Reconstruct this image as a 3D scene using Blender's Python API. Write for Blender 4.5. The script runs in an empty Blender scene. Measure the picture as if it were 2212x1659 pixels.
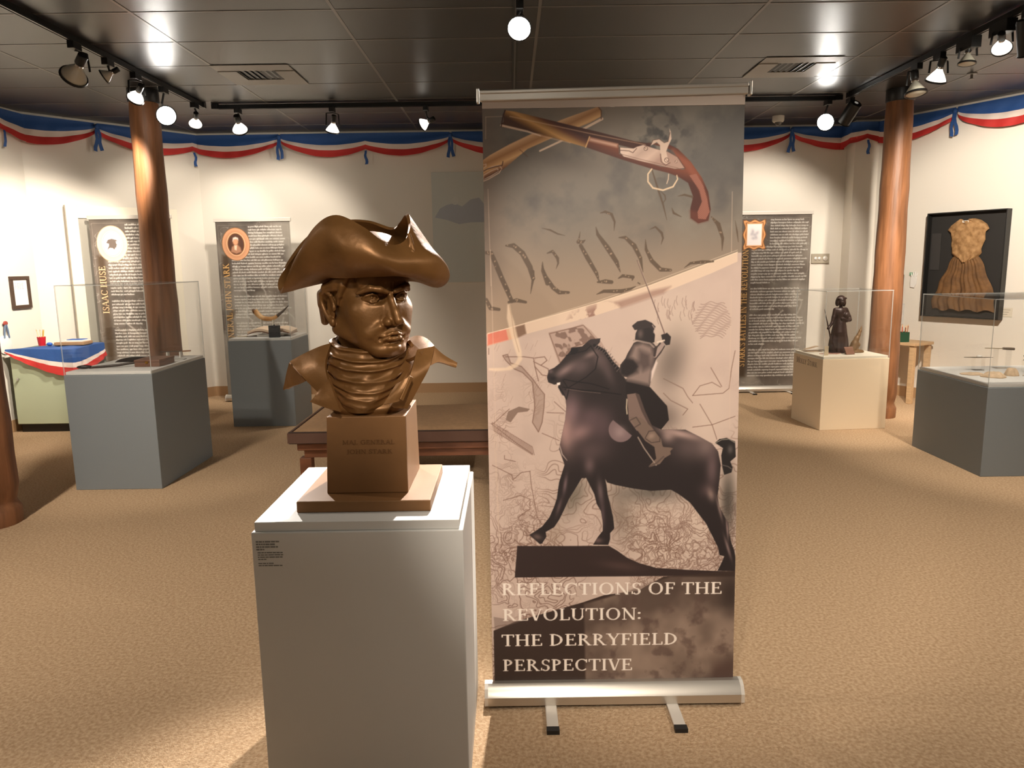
import bpy, math, random
import numpy as np
from mathutils import Vector, Matrix

S = bpy.context.scene
COL = S.collection
PI = math.pi
random.seed(7)

# ------------------------------------------------------------------ camera
cam_data = bpy.data.cameras.new('camera')
cam = bpy.data.objects.new('camera', cam_data)
COL.objects.link(cam)
cam_data.sensor_fit = 'HORIZONTAL'
cam_data.sensor_width = 36.0
cam_data.lens = 1600.0 / 2212.0 * 36.0
cam_data.clip_start = 0.05
PITCH, ROLL = math.radians(9.25), 0.0145
_f = Vector((0, math.cos(PITCH), -math.sin(PITCH)))
_r0 = Vector((1, 0, 0))
_u0 = Vector((0, math.sin(PITCH), math.cos(PITCH)))
_r = math.cos(ROLL) * _r0 - math.sin(ROLL) * _u0
_u = math.sin(ROLL) * _r0 + math.cos(ROLL) * _u0
cam.matrix_world = Matrix(((_r.x, _u.x, -_f.x, 0), (_r.y, _u.y, -_f.y, 0), (_r.z, _u.z, -_f.z, 1.53), (0, 0, 0, 1)))
S.camera = cam

# ------------------------------------------------------------------ world, exposure
W = bpy.data.worlds.new('world')
W.use_nodes = True
W.node_tree.nodes['Background'].inputs[0].default_value = (0.9, 0.85, 0.8, 1)
W.node_tree.nodes['Background'].inputs[1].default_value = 0.02
S.world = W
S.view_settings.view_transform = 'Standard'
S.view_settings.look = 'None'
S.view_settings.exposure = 0.0
S.view_settings.gamma = 1.0
S.view_settings.use_curve_mapping = False
S.cycles.use_denoising = True
S.cycles.max_bounces = 10
S.cycles.diffuse_bounces = 5
S.cycles.glossy_bounces = 4
S.cycles.transmission_bounces = 6
S.cycles.transparent_max_bounces = 24
S.cycles.sample_clamp_indirect = 4.0
S.cycles.caustics_reflective = False
S.cycles.caustics_refractive = False
LAMP = 1.0          # overall lamp strength


# ------------------------------------------------------------------ colour, materials
def lin(c):
    c = np.asarray(c, dtype=np.float64)
    return np.where(c <= 0.04045, c / 12.92, ((c + 0.055) / 1.055) ** 2.4)


def hexc(h):
    return tuple(lin([int(h[i:i + 2], 16) / 255.0 for i in (0, 2, 4)]))


def nodes_of(m):
    m.use_nodes = True
    return m.node_tree.nodes, m.node_tree.links, m.node_tree.nodes['Principled BSDF']


def mat(name, col, rough=0.6, metal=0.0, spec=0.5, var=0.0, vscale=8.0, bump=0.0, bscale=60.0, col2=None, stretch=None, coat=0.0):
    """Principled material; var mixes in a second colour by noise, bump adds fine noise relief."""
    m = bpy.data.materials.new(name)
    N, L, b = nodes_of(m)
    if isinstance(col, str):
        col = hexc(col)
    b.inputs['Base Color'].default_value = (*col, 1)
    b.inputs['Roughness'].default_value = rough
    b.inputs['Metallic'].default_value = metal
    b.inputs['Specular IOR Level'].default_value = spec
    b.inputs['Coat Weight'].default_value = coat
    if var or bump:
        tc = N.new('ShaderNodeTexCoord')
        vec = tc.outputs['Object']
        if stretch:
            mp = N.new('ShaderNodeMapping')
            mp.inputs['Scale'].default_value = stretch
            L.new(vec, mp.inputs[0])
            vec = mp.outputs[0]
    if var:
        n = N.new('ShaderNodeTexNoise')
        n.inputs['Scale'].default_value = vscale
        n.inputs['Detail'].default_value = 5
        L.new(vec, n.inputs['Vector'])
        r = N.new('ShaderNodeValToRGB')
        c2 = hexc(col2) if isinstance(col2, str) else (col2 or tuple(x * (1 - var) for x in col))
        r.color_ramp.elements[0].position = 0.35
        r.color_ramp.elements[0].color = (*c2, 1)
        r.color_ramp.elements[1].position = 0.65
        r.color_ramp.elements[1].color = (*col, 1)
        L.new(n.outputs[0], r.inputs[0])
        L.new(r.outputs[0], b.inputs['Base Color'])
    if bump:
        n2 = N.new('ShaderNodeTexNoise')
        n2.inputs['Scale'].default_value = bscale
        n2.inputs['Detail'].default_value = 4
        L.new(vec, n2.inputs['Vector'])
        bp = N.new('ShaderNodeBump')
        bp.inputs['Strength'].default_value = bump
        bp.inputs['Distance'].default_value = 0.01
        L.new(n2.outputs[0], bp.inputs['Height'])
        L.new(bp.outputs[0], b.inputs['Normal'])
    return m


def emit(name, col, strength):
    m = bpy.data.materials.new(name)
    N, L, b = nodes_of(m)
    b.inputs['Base Color'].default_value = (*col, 1)
    b.inputs['Emission Color'].default_value = (*col, 1)
    b.inputs['Emission Strength'].default_value = strength
    return m


def attr_mat(name, rough=0.55, spec=0.4, bump=0.0):
    """printed surface: base colour from the mesh's own 'print' colours"""
    m = bpy.data.materials.new(name)
    N, L, b = nodes_of(m)
    a = N.new('ShaderNodeVertexColor')
    a.layer_name = 'print'
    L.new(a.outputs[0], b.inputs['Base Color'])
    b.inputs['Roughness'].default_value = rough
    b.inputs['Specular IOR Level'].default_value = spec
    return m


def clear_mat(name, tint=(0.992, 0.994, 0.992)):
    """thin clear acrylic: transparent, with a Fresnel reflection"""
    m = bpy.data.materials.new(name)
    m.use_nodes = True
    N, L = m.node_tree.nodes, m.node_tree.links
    N.clear()
    out = N.new('ShaderNodeOutputMaterial')
    t = N.new('ShaderNodeBsdfTransparent')
    t.inputs[0].default_value = (*tint, 1)
    g = N.new('ShaderNodeBsdfGlossy')
    g.inputs['Roughness'].default_value = 0.02
    lw = N.new('ShaderNodeLayerWeight')
    lw.inputs[0].default_value = 0.5
    pw = N.new('ShaderNodeMath')
    pw.operation = 'POWER'
    pw.inputs[1].default_value = 5.0
    L.new(lw.outputs['Facing'], pw.inputs[0])
    f = N.new('ShaderNodeMath')
    f.operation = 'MULTIPLY_ADD'
    f.inputs[1].default_value = 0.85
    f.inputs[2].default_value = 0.032
    L.new(pw.outputs[0], f.inputs[0])
    mx = N.new('ShaderNodeMixShader')
    L.new(f.outputs[0], mx.inputs[0])
    L.new(t.outputs[0], mx.inputs[1])
    L.new(g.outputs[0], mx.inputs[2])
    L.new(mx.outputs[0], out.inputs[0])
    return m


# ------------------------------------------------------------------ mesh building
class MB:
    def __init__(self):
        self.v, self.f, self.m = [], [], []

    def add(self, verts, faces, mi=0):
        b = len(self.v)
        self.v.extend([tuple(map(float, p)) for p in verts])
        self.f.extend([tuple(b + i for i in f) for f in faces])
        self.m.extend([mi] * len(faces))
        return self

    def box(self, x0, x1, y0, y1, z0, z1, mi=0):
        v = [(x, y, z) for z in (z0, z1) for y in (y0, y1) for x in (x0, x1)]
        return self.add(v, [(0, 2, 3, 1), (4, 5, 7, 6), (0, 1, 5, 4), (2, 6, 7, 3), (0, 4, 6, 2), (1, 3, 7, 5)], mi)

    def bar(self, a, b, w, h=None, mi=0, up=(0, 0, 1)):
        """rectangular bar from a to b, w wide, h high"""
        a, b = Vector(a), Vector(b)
        h = h or w
        d = (b - a).normalized()
        u = Vector(up)
        if abs(d.dot(u)) > 0.95:
            u = Vector((0, 1, 0))
        s = d.cross(u).normalized()
        t = s.cross(d).normalized()
        v = [p + s * (i * w / 2) + t * (j * h / 2) for p in (a, b) for i, j in ((-1, -1), (1, -1), (1, 1), (-1, 1))]
        return self.add(v, [(3, 2, 1, 0), (4, 5, 6, 7), (0, 1, 5, 4), (1, 2, 6, 5), (2, 3, 7, 6), (3, 0, 4, 7)], mi)

    def tube(self, pts, r, n=10, mi=0, cap=True):
        """round tube along points; r is a number or one radius per point"""
        P = [Vector(p) for p in pts]
        k = len(P)
        R = list(r) if isinstance(r, (list, tuple)) else [r] * k
        prev = None
        rings = []
        for i in range(k):
            d = (P[min(i + 1, k - 1)] - P[max(i - 1, 0)]).normalized()
            if prev is None:
                u = Vector((0, 0, 1)) if abs(d.z) < 0.9 else Vector((1, 0, 0))
                s = d.cross(u).normalized()
            else:
                s = (prev - d * prev.dot(d)).normalized()
            prev = s
            t = d.cross(s)
            rings.append([P[i] + (s * math.cos(2 * PI * j / n) + t * math.sin(2 * PI * j / n)) * R[i] for j in range(n)])
        v = [p for rg in rings for p in rg]
        f = [(i * n + j, i * n + (j + 1) % n, (i + 1) * n + (j + 1) % n, (i + 1) * n + j) for i in range(k - 1) for j in range(n)]
        if cap:
            f += [tuple(reversed(range(n))), tuple((k - 1) * n + j for j in range(n))]
        return self.add(v, f, mi)

    def lathe(self, prof, n=24, mi=0, M=None, cap=True):
        """profile [(r, z)] turned about z, optionally moved by matrix M"""
        M = M or Matrix()
        v = [M @ Vector((r * math.cos(2 * PI * j / n), r * math.sin(2 * PI * j / n), z)) for r, z in prof for j in range(n)]
        k = len(prof)
        f = [(i * n + j, i * n + (j + 1) % n, (i + 1) * n + (j + 1) % n, (i + 1) * n + j) for i in range(k - 1) for j in range(n)]
        if cap:
            f += [tuple(reversed(range(n))), tuple((k - 1) * n + j for j in range(n))]
        return self.add(v, f, mi)

    def prism(self, poly, z0, z1, mi=0, M=None):
        """polygon [(x, y)] extruded from z0 to z1, optionally moved by matrix M"""
        M = M or Matrix()
        n = len(poly)
        v = [M @ Vector((x, y, z)) for z in (z0, z1) for x, y in poly]
        f = [tuple(reversed(range(n))), tuple(range(n, 2 * n))]
        f += [(i, (i + 1) % n, n + (i + 1) % n, n + i) for i in range(n)]
        return self.add(v, f, mi)

    def grid(self, rows, mi=0, closed=False, thick=0.0):
        """sheet through rows of points; thick gives it a real thickness"""
        R = np.array(rows, dtype=float)
        nr, nc = R.shape[:2]
        idx = lambda i, j, o=0: o + i * nc + (j % nc)
        jr = range(nc if closed else nc - 1)
        f = [(idx(i, j), idx(i, j + 1), idx(i + 1, j + 1), idx(i + 1, j)) for i in range(nr - 1) for j in jr]
        if not thick:
            return self.add(R.reshape(-1, 3), f, mi)
        du = np.roll(R, -1, 1) - np.roll(R, 1, 1) if closed else np.gradient(R, axis=1)
        dv = np.gradient(R, axis=0)
        nm = np.cross(du, dv)
        nm /= np.linalg.norm(nm, axis=2, keepdims=True) + 1e-9
        A, B = R + nm * thick / 2, R - nm * thick / 2
        o = nr * nc
        f2 = [(idx(i + 1, j, o), idx(i + 1, j + 1, o), idx(i, j + 1, o), idx(i, j, o)) for i in range(nr - 1) for j in jr]
        e = []
        for j in jr:
            e += [(idx(0, j + 1), idx(0, j), idx(0, j, o), idx(0, j + 1, o)), (idx(nr - 1, j), idx(nr - 1, j + 1), idx(nr - 1, j + 1, o), idx(nr - 1, j, o))]
        if not closed:
            for i in range(nr - 1):
                e += [(idx(i, 0), idx(i + 1, 0), idx(i + 1, 0, o), idx(i, 0, o)), (idx(i + 1, nc - 1), idx(i, nc - 1), idx(i, nc - 1, o), idx(i + 1, nc - 1, o))]
        return self.add(np.concatenate([A.reshape(-1, 3), B.reshape(-1, 3)]), f + f2 + e, mi)

    def ball(self, c, r, n=16, m=10, mi=0):
        rx, ry, rz = r if isinstance(r, (tuple, list)) else (r, r, r)
        v, f = [], []
        for i in range(m + 1):
            a = PI * i / m
            for j in range(n):
                b = 2 * PI * j / n
                v.append((c[0] + rx * math.sin(a) * math.cos(b), c[1] + ry * math.sin(a) * math.sin(b), c[2] + rz * math.cos(a)))
        for i in range(m):
            for j in range(n):
                f.append((i * n + j, (i + 1) * n + j, (i + 1) * n + (j + 1) % n, i * n + (j + 1) % n))
        return self.add(v, f, mi)


def obj(name, mb, mats, parent=None, smooth=None, bevel=0.0, loc=None):
    me = bpy.data.meshes.new(name)
    me.from_pydata(mb.v, [], mb.f)
    for m in (mats if isinstance(mats, (list, tuple)) else [mats]):
        me.materials.append(m)
    if any(mb.m):
        me.polygons.foreach_set('material_index', mb.m)
    me.update()
    if smooth is not None:
        me.polygons.foreach_set('use_smooth', [True] * len(me.polygons))
        me.set_sharp_from_angle(angle=math.radians(smooth))
    o = bpy.data.objects.new(name, me)
    COL.objects.link(o)
    if parent:
        o.parent = parent
    if loc:
        o.location = loc
    if bevel:
        b = o.modifiers.new('bevel', 'BEVEL')
        b.width = bevel
        b.segments = 2
        b.limit_method = 'ANGLE'
    return o


def thing(name, label, cat, loc=(0, 0, 0), rotz=0.0, group=None):
    o = bpy.data.objects.new(name, None)
    COL.objects.link(o)
    o.empty_display_size = 0.1
    o.location = loc
    o.rotation_euler = (0, 0, rotz)
    return tag(o, label, cat, group)


def tag(o, label, cat, group=None, kind=None):
    o['label'] = label
    o['category'] = cat
    if group:
        o['group'] = group
    if kind:
        o['kind'] = kind
    return o


def struct(name, mb, m, label=None, **k):
    o = obj(name, mb, m, **k)
    o['kind'] = 'structure'
    if label:
        o['label'] = label
        o['category'] = name.split('_')[0]
    return o


def dup(root, loc, rotz=None, label=None, group=None):
    """copy of a thing with copies of its parts and sub-parts"""
    r = root.copy()
    COL.objects.link(r)
    r.location = loc
    if rotz is not None:
        r.rotation_euler = (0, 0, rotz)
    if label:
        r['label'] = label
    if group:
        r['group'] = group
    for ch in list(root.children):
        c = ch.copy()
        COL.objects.link(c)
        c.parent = r
        for g in list(ch.children):
            d = g.copy()
            COL.objects.link(d)
            d.parent = c
    return r


def cr(pts, n):
    """smooth curve (Catmull-Rom) through points, n samples per span"""
    P = [np.array(p, float) for p in pts]
    P = [2 * P[0] - P[1]] + P + [2 * P[-1] - P[-2]]
    out = []
    for i in range(1, len(P) - 2):
        for t in np.linspace(0, 1, n, endpoint=False):
            a, b, c, d = P[i - 1], P[i], P[i + 1], P[i + 2]
            out.append(0.5 * (2 * b + (c - a) * t + (2 * a - 5 * b + 4 * c - d) * t * t + (3 * b - a - 3 * c + d) * t ** 3))
    out.append(P[-2])
    return out


# ------------------------------------------------------------------ lettering: a serif stroke face
def _arc(cx, cy, rx, ry, a0, a1, thin, thick, n=14, slant=0.0):
    o, i = [], []
    for k in range(n + 1):
        a = math.radians(a0 + (a1 - a0) * k / n)
        w = thin + (thick - thin) * abs(math.cos(a + slant)) ** 1.6
        c, s = math.cos(a), math.sin(a)
        o.append((cx + rx * c, cy + ry * s))
        i.append((cx + (rx - w) * c, cy + (ry - min(w, thin * 1.5)) * s))
    q = []
    for k in range(n):
        q.append([o[k], o[k + 1], i[k + 1], i[k]])
    return q


def glyphs():
    T, t, s = 0.15, 0.07, 0.055
    V = lambda x, y0=0.0, y1=1.0, w=T: [[(x - w / 2, y0), (x + w / 2, y0), (x + w / 2, y1), (x - w / 2, y1)]]
    H = lambda x0, x1, y, w=t: [[(x0, y - w / 2), (x1, y - w / 2), (x1, y + w / 2), (x0, y + w / 2)]]
    D = lambda x0, y0, x1, y1, w=T: [[(x0 - w / 2, y0), (x0 + w / 2, y0), (x1 + w / 2, y1), (x1 - w / 2, y1)]]
    F = lambda x, y, w=0.3: [[(x - w / 2, y - (s if y > .5 else 0)), (x + w / 2, y - (s if y > .5 else 0)), (x + w / 2, y + (0 if y > .5 else s)), (x - w / 2, y + (0 if y > .5 else s))]]
    st = lambda x: V(x) + F(x, 0) + F(x, 1)
    end = lambda x, y0, y1: [[(x - .05, y0), (x + .02, y0), (x + .02, y1), (x - .05, y1)]]
    G = {}
    G['I'] = (st(.18), .38)
    G['E'] = (st(.18) + H(.18, .58, .96) + H(.18, .48, .52) + H(.18, .62, .04) + end(.58, .78, .98) + end(.48, .42, .62) + end(.63, .02, .24), .70)
    G['F'] = (st(.18) + H(.18, .58, .96) + H(.18, .48, .52) + end(.58, .76, .98) + end(.48, .42, .62), .62)
    G['L'] = (st(.18) + H(.18, .60, .04) + end(.61, .02, .26), .66)
    G['T'] = (V(.36) + F(.36, 0) + H(.02, .70, .96) + end(.06, .76, .98) + end(.70, .76, .98), .74)
    G['H'] = (st(.17) + st(.69) + H(.17, .69, .52), .88)
    G['R'] = (st(.18) + _arc(.24, .745, .34, .255, 92, -92, t, T) + D(.70, 0, .36, .52) + F(.70, 0, .24), .82)
    G['P'] = (st(.18) + _arc(.24, .735, .34, .265, 92, -92, t, T), .66)
    G['B'] = (st(.18) + _arc(.24, .76, .30, .24, 92, -92, t, T) + _arc(.24, .27, .36, .27, 92, -92, t, T), .70)
    G['D'] = (st(.18) + _arc(.22, .5, .54, .5, 92, -92, t, T), .86)
    G['O'] = (_arc(.45, .5, .41, .52, 0, 360, t, T, 28), .92)
    G['C'] = (_arc(.44, .5, .40, .52, 48, 312, t, T, 20) + end(.72, .70, .98), .80)
    G['G'] = (_arc(.44, .5, .40, .52, 48, 318, t, T, 20) + end(.72, .72, .98) + V(.70, 0.06, .42) + F(.70, .42, .28), .88)
    G['N'] = (V(.16, w=t) + V(.72, w=t) + D(.70, -.02, .14, 1) + F(.16, 0, .26) + F(.72, 1, .26) + F(.12, 1, .2), .90)
    G['S'] = (_arc(.32, .745, .23, .265, 35, 262, t, .11) + _arc(.31, .26, .25, .28, 98, -145, t, T) + end(.53, .74, .96) + end(.09, .04, .26), .62)
    G['V'] = (D(.38, 0, .12, 1) + D(.40, 0, .66, 1, t) + F(.12, 1) + F(.66, 1, .24), .76)
    G['W'] = (D(.34, 0, .12, 1) + D(.36, 0, .56, 1, t) + D(.76, 0, .54, 1) + D(.78, 0, .98, 1, t) + F(.12, 1) + F(.98, 1, .24), 1.1)
    G['U'] = (V(.17, .32) + V(.68, .32, w=t) + _arc(.42, .34, .315, .36, 180, 360, t, .12) + F(.17, 1) + F(.68, 1, .24), .84)
    G['Y'] = (D(.38, .46, .10, 1) + D(.40, .46, .66, 1, t) + V(.39, 0, .5) + F(.39, 0) + F(.10, 1) + F(.66, 1, .24), .76)
    G['M'] = (V(.13, w=t) + D(.48, .05, .15, 1) + D(.50, .05, .82, 1, t) + V(.86) + F(.13, 0, .26) + F(.86, 0) + F(.13, 1, .2) + F(.88, 1, .24), 1.02)
    G['A'] = (D(.08, 0, .38, 1, t) + D(.70, 0, .40, 1) + H(.2, .58, .34, .06) + F(.08, 0, .24) + F(.70, 0), .80)
    G['K'] = (st(.18) + D(.26, .44, .62, 1, t) + D(.72, 0, .34, .56) + F(.62, 1, .24) + F(.72, 0, .26), .82)
    G['J'] = (V(.2, .05) + F(.2, 1) + _arc(.08, .05, .195, .2, 0, -120, t, .1, 8), .4)
    G[':'] = ([[(.1 + .085 * math.cos(k * PI / 5), y + .085 * math.sin(k * PI / 5)) for k in range(10)] for y in (.12, .56)], .3)
    G['.'] = ([[(.1 + .085 * math.cos(k * PI / 5), .08 + .085 * math.sin(k * PI / 5)) for k in range(10)]], .26)
    G["'"] = ([[(.06, 1), (.18, 1), (.12, .72), (.08, .72)]], .22)
    return G


GLY = glyphs()


def text_polys(txt, small=1.0):
    """polygons of a line of capitals, cap height 1, and its length; lower case prints as small caps"""
    x, out = 0.0, []
    for ch in txt:
        if ch == ' ':
            x += 0.34
            continue
        k = 0.78 if ch.islower() else 1.0
        ps, adv = GLY[ch.upper()]
        out += [[(x + px * k, py * k) for px, py in p] for p in ps]
        x += adv * k + 0.02
    return out, x


def text_mesh(mb, txt, width, M, d=0.0006, mi=0):
    """raised lettering, width metres long, laid in the x-y plane of matrix M"""
    ps, L = text_polys(txt)
    k = width / L
    for q, p in enumerate(ps):
        mb.prism([(x * k, y * k) for x, y in p], 0.0, d + 0.00002 * (q % 5), mi, M)
    return k


# ------------------------------------------------------------------ the room
M_wall = mat('wall paint', 'e6dfd3', 0.75, spec=0.25, bump=0.06, bscale=120)
M_trim = mat('cream trim paint', 'efe6d2', 0.5)
M_base = mat('tan vinyl baseboard', 'b08d68', 0.5)
M_carpet = mat('tan carpet', 'c6aa8a', 0.95, spec=0.05, var=0.3, vscale=80, bump=0.7, bscale=170, col2='a98b6b')
M_ceil = mat('dark ceiling tile', '2a2624', 0.30, spec=0.5, var=0.25, vscale=60, bump=0.12, bscale=220)
M_tbar = mat('dark ceiling grid', '6a645d', 0.35, spec=0.6)
M_black = mat('black metal', '141312', 0.4)
M_track = mat('black track', '0e0d0d', 0.35)
M_wood = mat('orange brown timber', '8f5f3d', 0.5, var=0.35, vscale=5, stretch=(5, 5, 0.5), bump=0.25, bscale=12, col2='72492b')
M_cabside = mat('grey door paint', '9b968a', 0.6)

ROOM = [(-4.9, -3.0), (-4.9, 5.6), (-4.80, 6.9), (-4.745, 7.50), (-3.58, 8.85), (3.9, 8.85), (3.88, 8.6), (4.143, 8.588), (5.6, 5.978), (5.6, -3.0)]
HT = 3.05


def wall_mesh(pts, h=HT, t=0.1, z0=0.0, off=0.0):
    """vertical wall slab: room-side line pts, thickness t outwards (to the left of the line)"""
    P = [Vector((x, y)) for x, y in pts]
    n = len(P)
    out, ins = [], []
    for i in range(n):
        d = Vector((0, 0))
        sc = []
        for a, b in ((i - 1, i), (i, i + 1)):
            if 0 <= a and b < n:
                e = (P[b] - P[a]).normalized()
                sc.append(Vector((-e.y, e.x)))
        d = sum(sc, Vector((0, 0))).normalized()
        k = 1.0 / max(0.4, d.dot(sc[0]))
        out.append(P[i] + d * (t + off) * k)
        ins.append(P[i] + d * off * k)
    mb = MB()
    for i in range(n - 1):
        a, b, c, d = ins[i], ins[i + 1], out[i + 1], out[i]
        v = [(q.x, q.y, z) for z in (z0, h) for q in (a, b, c, d)]
        mb.add(v, [(3, 2, 1, 0), (4, 5, 6, 7), (0, 1, 5, 4), (1, 2, 6, 5), (2, 3, 7, 6), (3, 0, 4, 7)])
    return mb


fl = MB().box(-5.1, 5.8, -3.2, 9.1, -0.1, 0.0)
struct('floor', fl, M_carpet, 'tan carpeted floor')
ce = MB().box(-5.1, 5.8, -3.2, 9.1, HT, HT + 0.1)
struct('ceiling', ce, M_ceil, 'dark suspended tile ceiling')
tb = MB()
for x in (-4.8, -3.56, -2.26, -1.04, 0.2, 1.57, 2.67, 3.9, 5.1):
    tb.box(x - 0.010, x + 0.010, -3.0, 8.84, HT - 0.0022, HT)
for k in range(-12, 8):
    y = 4.756 + 0.61 * k
    tb.box(-4.88, 5.58, y - 0.008, y + 0.008, HT - 0.002, HT)
struct('trim_1', tb, M_tbar)
struct('wall_left', wall_mesh(ROOM[0:4]), M_wall)
struct('wall_left_back', wall_mesh(ROOM[3:5]), M_wall)
struct('wall_back', wall_mesh(ROOM[4:6]), M_wall)
struct('wall_right_back', wall_mesh(ROOM[5:8]), M_wall)
struct('wall_right', wall_mesh(ROOM[7:10]), M_wall)
struct('wall_front', wall_mesh([ROOM[9], ROOM[0]]), M_wall)
for nm, a, b in (('left', 0, 4), ('left_back', 3, 5), ('back', 4, 6), ('right_back', 5, 8), ('right', 7, 10)):
    struct('baseboard_' + nm, wall_mesh(ROOM[a:b], 0.115, 0.010, 0.0, -0.011), M_base)

# doorway with cream casing in the angled left wall, mostly behind a banner
_d = Vector((ROOM[4][0] - ROOM[3][0], ROOM[4][1] - ROOM[3][1], 0)).normalized()
_n = Vector((_d.y, -_d.x, 0))
_p0 = Vector((-4.455, 7.762, 0))
MD = Matrix(((_d.x, _n.x, 0, _p0.x), (_d.y, _n.y, 0, _p0.y), (0, 0, 1, 0), (0, 0, 0, 1)))


def local(mb, M):
    mb.v = [tuple(M @ Vector(p)) for p in mb.v]
    return mb


dl = struct('door_1', local(MB().box(0.02, 0.94, 0.004, 0.03, 0.01, 2.05), MD), M_cabside, 'grey door behind the left banner')
obj('casing', local(MB().box(-0.09, 0.02, 0.002, 0.05, 0.0, 2.18).box(0.94, 1.05, 0.002, 0.05, 0.0, 2.18).box(0.02, 0.94, 0.002, 0.05, 2.05, 2.18), MD), M_trim, dl, bevel=0.004)

# ------------------------------------------------------------------ timber columns
def column(label, x, y, r0, r1, turn=0.0, tilt=0.0):
    prof = [(r0 * 1.0, 0.0), (r0 * 1.02, 0.09), (r0 * 0.93, 0.115), (r0 * 0.86, 0.14), (r0 * 0.93, 0.18), (r0, 0.24)]
    for k in range(1, 15):
        z = 0.24 + (HT - 0.11 - 0.24) * k / 14
        prof.append((r0 + (r1 - r0) * k / 14 + 0.003 * math.sin(k * 2.3 + x), z))
    t = thing('timber_column', label, 'column', (x, y, 0), turn)
    mb = MB().lathe(prof, 28)
    obj('shaft', mb, M_wood, t, smooth=40)
    obj('capital', MB().lathe([(r1 * 1.02, HT - 0.11), (r1 * 1.06, HT - 0.10), (r1 * 1.06, HT - 0.002)], 28), M_black, t, smooth=40)
    t['kind'] = 'thing'
    return t


column('round timber column behind the grey case holding a brown box', -3.15, 6.72, 0.145, 0.120)
column('round timber column beside the cream pedestal with the dark statuette', 3.60, 7.12, 0.143, 0.116, 1.0)
column('timber column cut off by the left edge of the photo', -3.20, 4.36, 0.16, 0.13, 2.0)

# ------------------------------------------------------------------ lighting tracks
def track(label, a, b, feeds=()):
    t = thing('lighting_track', label, 'lighting track', a, 0)
    A, B = Vector(a), Vector(b)
    d = B - A
    e = d.normalized()
    n = Vector((-e.y, e.x, 0))
    mb = MB().bar((0, 0, 0), d, 0.036, 0.034)
    for s in (-1, 1):
        mb.bar(n * 0.012 * s + Vector((0, 0, -0.020)), d + n * 0.012 * s + Vector((0, 0, -0.020)), 0.006, 0.006)
    obj('rail', mb, M_track, t)
    obj('rail_slot', MB().bar(Vector((0, 0, -0.0185)), d + Vector((0, 0, -0.0185)), 0.010, 0.003), mat('grey track slot', '77706a', 0.3, metal=0.6), t)
    for q in feeds:
        obj('end_cap', MB().bar(d * q - e * 0.03, d * q + e * 0.03, 0.044, 0.044), M_black, t)
    return t


TZ = HT - 0.024
track('black lighting track along the left of the ceiling', (-2.85, -2.5, TZ), (-2.85, 7.25, TZ), (1,))
track('black lighting track along the back of the ceiling', (-2.76, 7.32, TZ), (3.12, 7.32, TZ), (0, 1))
track('black lighting track along the right of the ceiling', (3.17, -2.5, TZ), (3.17, 7.20, TZ), (1,))
track('black lighting track running down the middle of the ceiling', (0.055, -2.5, TZ), (0.055, 7.20, TZ), (1,))

M_lens_on = emit('lit lamp face', (1.0, 0.93, 0.80), 40.0)
M_lens_hot = emit('very bright lamp face', (1.0, 0.95, 0.88), 70.0)
M_lens_off = mat('unlit lamp glass', 'b9b4a4', 0.25)
M_bulb = mat('reflector bulb glass', 'c9c3b2', 0.2, spec=0.6)
M_bulb_lit = emit('glowing bulb glass', (1.0, 0.92, 0.80), 2.2)
M_chrome = mat('chrome', 'd8d8d8', 0.12, metal=1.0)


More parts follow.
